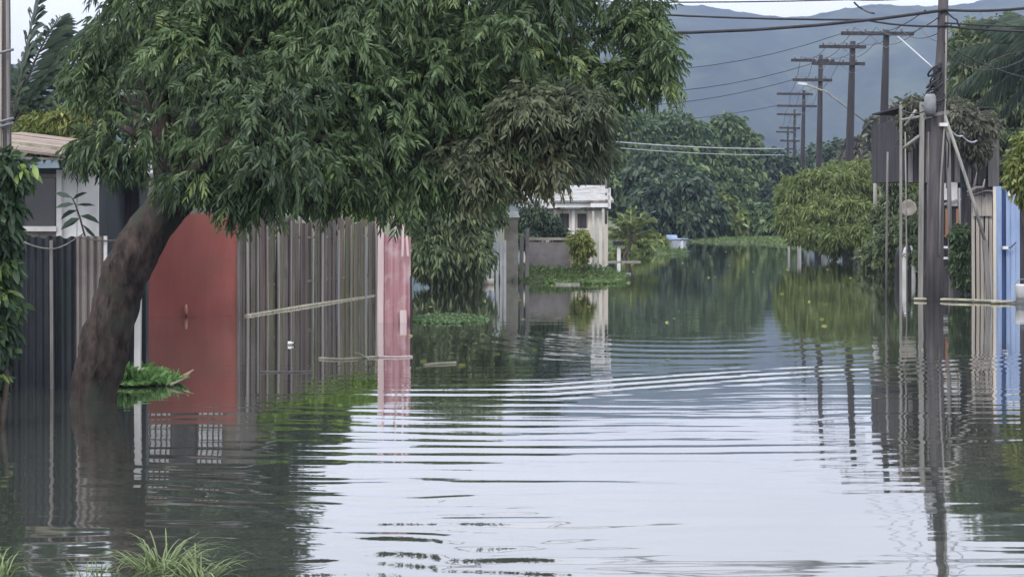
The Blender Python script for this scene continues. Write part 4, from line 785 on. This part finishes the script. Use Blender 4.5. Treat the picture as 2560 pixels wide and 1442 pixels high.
# ------------------------------------------------------------------ plants on the water and the banks
def blades(n, cx, cy, rx, ry, ln, wd, spread=.6, hf=None, down=0):
    a = rng.random(n) * 6.283; r_ = np.sqrt(rng.random(n)); x = cx + np.cos(a) * r_ * rx; y = cy + np.sin(a) * r_ * ry
    z = hf(x, y) if hf else np.zeros(n); base = np.stack([x, y, z], 1)
    ax = rng.normal(size=(n, 3)) * spread; ax[:, 2] = 1 - down; s = rng.uniform(.5, 1.15, n)
    return leaves(base, ax, ln * s, wd * s, np.clip(rng.normal(.45, .25, n), 0, 1), .35)
def join(L_):
    vs, fs, ts, o = [], [], [], 0
    for v, f_, t in L_: vs.append(v); fs.append(f_ + o); ts.append(t); o += len(v)
    return np.concatenate(vs), np.concatenate(fs), np.concatenate(ts)
def stuff(name, label, cat, L_, mat):
    v, f_, t = join(L_); o = raw(name, v, f_, 4, mat, tint=t); o['kind'] = 'stuff'; o['label'] = label; o['category'] = cat; return o
gz = lambda x, y: np.maximum(gh(x, y), 0.0)
def onland(v3, keep):                                   # drop blades whose base is under water
    v, f_, t = v3; n_ = len(v) // 6; b = v.reshape(n_, 6, 3); ok = keep(b[:, 0, 0], b[:, 0, 1]); b = b[ok]; n2 = len(b); i = np.arange(n2)[:, None] * 6
    return b.reshape(-1, 3), np.concatenate([i + np.array([[0, 1, 2, 3]]), i + np.array([[0, 3, 4, 5]])], 0), t.reshape(n_, 6)[ok].ravel()
kp = lambda x, y: gh(x, y) > -.03
stuff('bank_grass', 'green grass and creepers on the low bank before the mid house', 'grass', [onland(blades(9000, .9, 39.2, 3, 3, .22, .04, .8, gz), kp), blades(1500, 1.9, 36.6, 1.0, .7, .16, .07, 1.2)], 'grass')
stuff('far_grass', 'light green grass strip closing the far end of the street', 'grass', [onland(blades(12000, 12, 83, 12, 6, .2, .06, .8, gz), kp)], 'grass')
stuff('right_bank_grass', 'pale grass on the small rounded bank on the right', 'grass', [onland(blades(5000, 15.5, 76, 5, 9, .3, .06, .8, gz), kp), onland(blades(2500, 5.5, 62, 4, 5, .35, .06, .8, gz), kp)], 'grass')
stuff('water_weed', 'floating patch of green water weed right of the pink panel', 'water weed', [blades(2600, X(1125, 24.6), 24.6, .62, 1.0, .075, .055, 1.6, lambda x, y: .01 + 0 * x), blades(800, X(1070, 23.6), 24.1, .3, .35, .075, .055, 1.6, lambda x, y: .01 + 0 * x)], 'weed')
f = thing('floating_weed_clump', 'green weed clump floating against the right of the leaning trunk', 'water plant', (X(360, 15.4), 15.4, 0))
v, f_, t = join([blades(1700, X(352, 15.6), 15.7, .3, .45, .085, .035, 1.0, lambda x, y: .02 + 0 * x), blades(900, X(320, 15.6), 15.9, .18, .25, .16, .035, 1.0, lambda x, y: .05 + 0 * x), blades(60, X(395, 15.6), 15.6, .25, .3, .24, .012, .5), blades(700, X(318, 15.5), 15.6, .13, .2, .36, .03, .35), blades(600, X(365, 15.5), 15.6, .16, .2, .26, .028, .4), blades(500, X(410, 15.5), 15.6, .14, .2, .16, .028, .5)]); raw('leaf_mat', v, f_, 4, 'clump', f, t)
MB().tube([W(430, 955, 15.6), W(484, 924, 15.75)], [.02, .006], 6).build('stalk', 'tip', f); MB().tube([W(425, 962, 15.3), W(474, 941, 15.4)], [.018, .006], 6).build('stalk', 'straw', f)
# foreground grass tufts
def tuft(name, label, px, wy, n_, ln, wd, spread, mat, rx=.2, group=None):
    d = D(wy); f = thing(name, label, 'grass tuft', (X(px, d), d, 0), group); m = MB(); vs, fs, ts = [], [], []
    for i in range(n_):
        a = rnd.uniform(0, 6.28); q = rnd.random() ** .5 * rx; b = Vector((X(px, d) + math.cos(a) * q, d + math.sin(a) * q * .6, -.01)); az = a + rnd.uniform(-.6, .6); L0 = ln * rnd.uniform(.5, 1.1); el = R(rnd.uniform(35, 85)) * (1 - spread * .3)
        hd = Vector((math.cos(az), math.sin(az) * .7, 0)); sd = Vector((-math.sin(az), math.cos(az), 0)); p_ = b.copy(); o = len(vs); K = 7
        for j in range(K + 1):
            u = j / K; e = el - u * u * R(rnd.uniform(60, 130)) * spread; w_ = wd * (1 - u) ** .6 * .5 + .0006
            vs += [p_ + sd * w_, p_ - sd * w_]; p_ = p_ + (hd * math.cos(e) + Vector((0, 0, math.sin(e)))) * L0 / K
            if p_.z < .004: p_.z = .004
        fs += [(o + 2 * j, o + 2 * j + 1, o + 2 * j + 3, o + 2 * j + 2) for j in range(K)]; ts += [min(1, max(0, rnd.gauss(.45, .25)))] * (2 * K + 2)
    raw('blades', np.array([tuple(v) for v in vs]), np.array(fs), 4, mat, f, np.array(ts)); return f
G = 'grass tufts in the foreground water'
tuft('grass_tuft', 'large arching grass tuft at the bottom of the frame', 400, 1425, 110, .34, .009, 1.0, 'olive', .14, G)
tuft('grass_tuft', 'spreading grass blades right of the large foreground tuft', 500, 1446, 50, .32, .009, 1.1, 'olive', .1, G)
tuft('grass_tuft', 'sparse thin grass left of the large foreground tuft', 245, 1436, 26, .16, .006, .8, 'olive', .16, G)
tuft('grass_tuft', 'pale grass at the very bottom left corner', 2, 1440, 34, .24, .008, .8, 'olive', .06, G)
tuft('leaning_reed', 'bent reed sprout on the stick left of the pink panel', 928, 897, 5, .28, .03, .7, 'grass', .03)
def stick(label, P, r_, mat='straw'):
    o = MB().tube([Vector((X(a, D(b)), D(b), .006)) for a, b in P], r_, 6, .1).build('floating_stick', mat, smooth=True); return tag(o, label, 'stick', 'sticks afloat')
stick('pale stick floating at the left of the pink panel', [(798, 897), (850, 900), (900, 897), (945, 893)], .022)
stick('faint thin stick floating below the brown fence reflection', [(650, 930), (720, 931), (780, 929)], .012, 'greywood')
stick('short pale stick floating right of the pink panel', [(1060, 914), (1085, 911), (1140, 908)], .02)
stick('thin stick across the foot of the pink panel', [(940, 893), (1000, 894), (1030, 892)], .018, 'pinkpale')
dfl = D(862); f = thing('white_float', 'tiny white bottle floating before the brown fence', 'bottle', (X(725, dfl), dfl, 0)); MB().tube([(X(720, dfl), dfl, .02), (X(728, dfl), dfl, .02), (X(731, dfl), dfl, .025), (X(735, dfl), dfl, .028)], [.03, .03, .012, .012], 10).build('body', 'white', f, True); MB().tube([(X(735, dfl), dfl, .028), (X(738, dfl), dfl, .03)], .014, 8).build('cap', 'black', f)
# scraps drifting in the street
L_ = [];
for i in range(110):
    dd_ = rnd.uniform(17, 70); px = rnd.uniform(1000, 2350); x = X(px, dd_); b = np.array([[x, dd_, .008]]); L_.append(leaves(b, np.array([[rnd.uniform(-1, 1), rnd.uniform(-1, 1), .02]]), .09, .045, np.array([rnd.uniform(.8, 1)]), 0))
stuff('floating_leaves', 'scattered leaves drifting on the open water of the street', 'leaves', L_, 'yellow')
for o in list(bpy.data.objects):
    if '_o' in o: del o['_o']
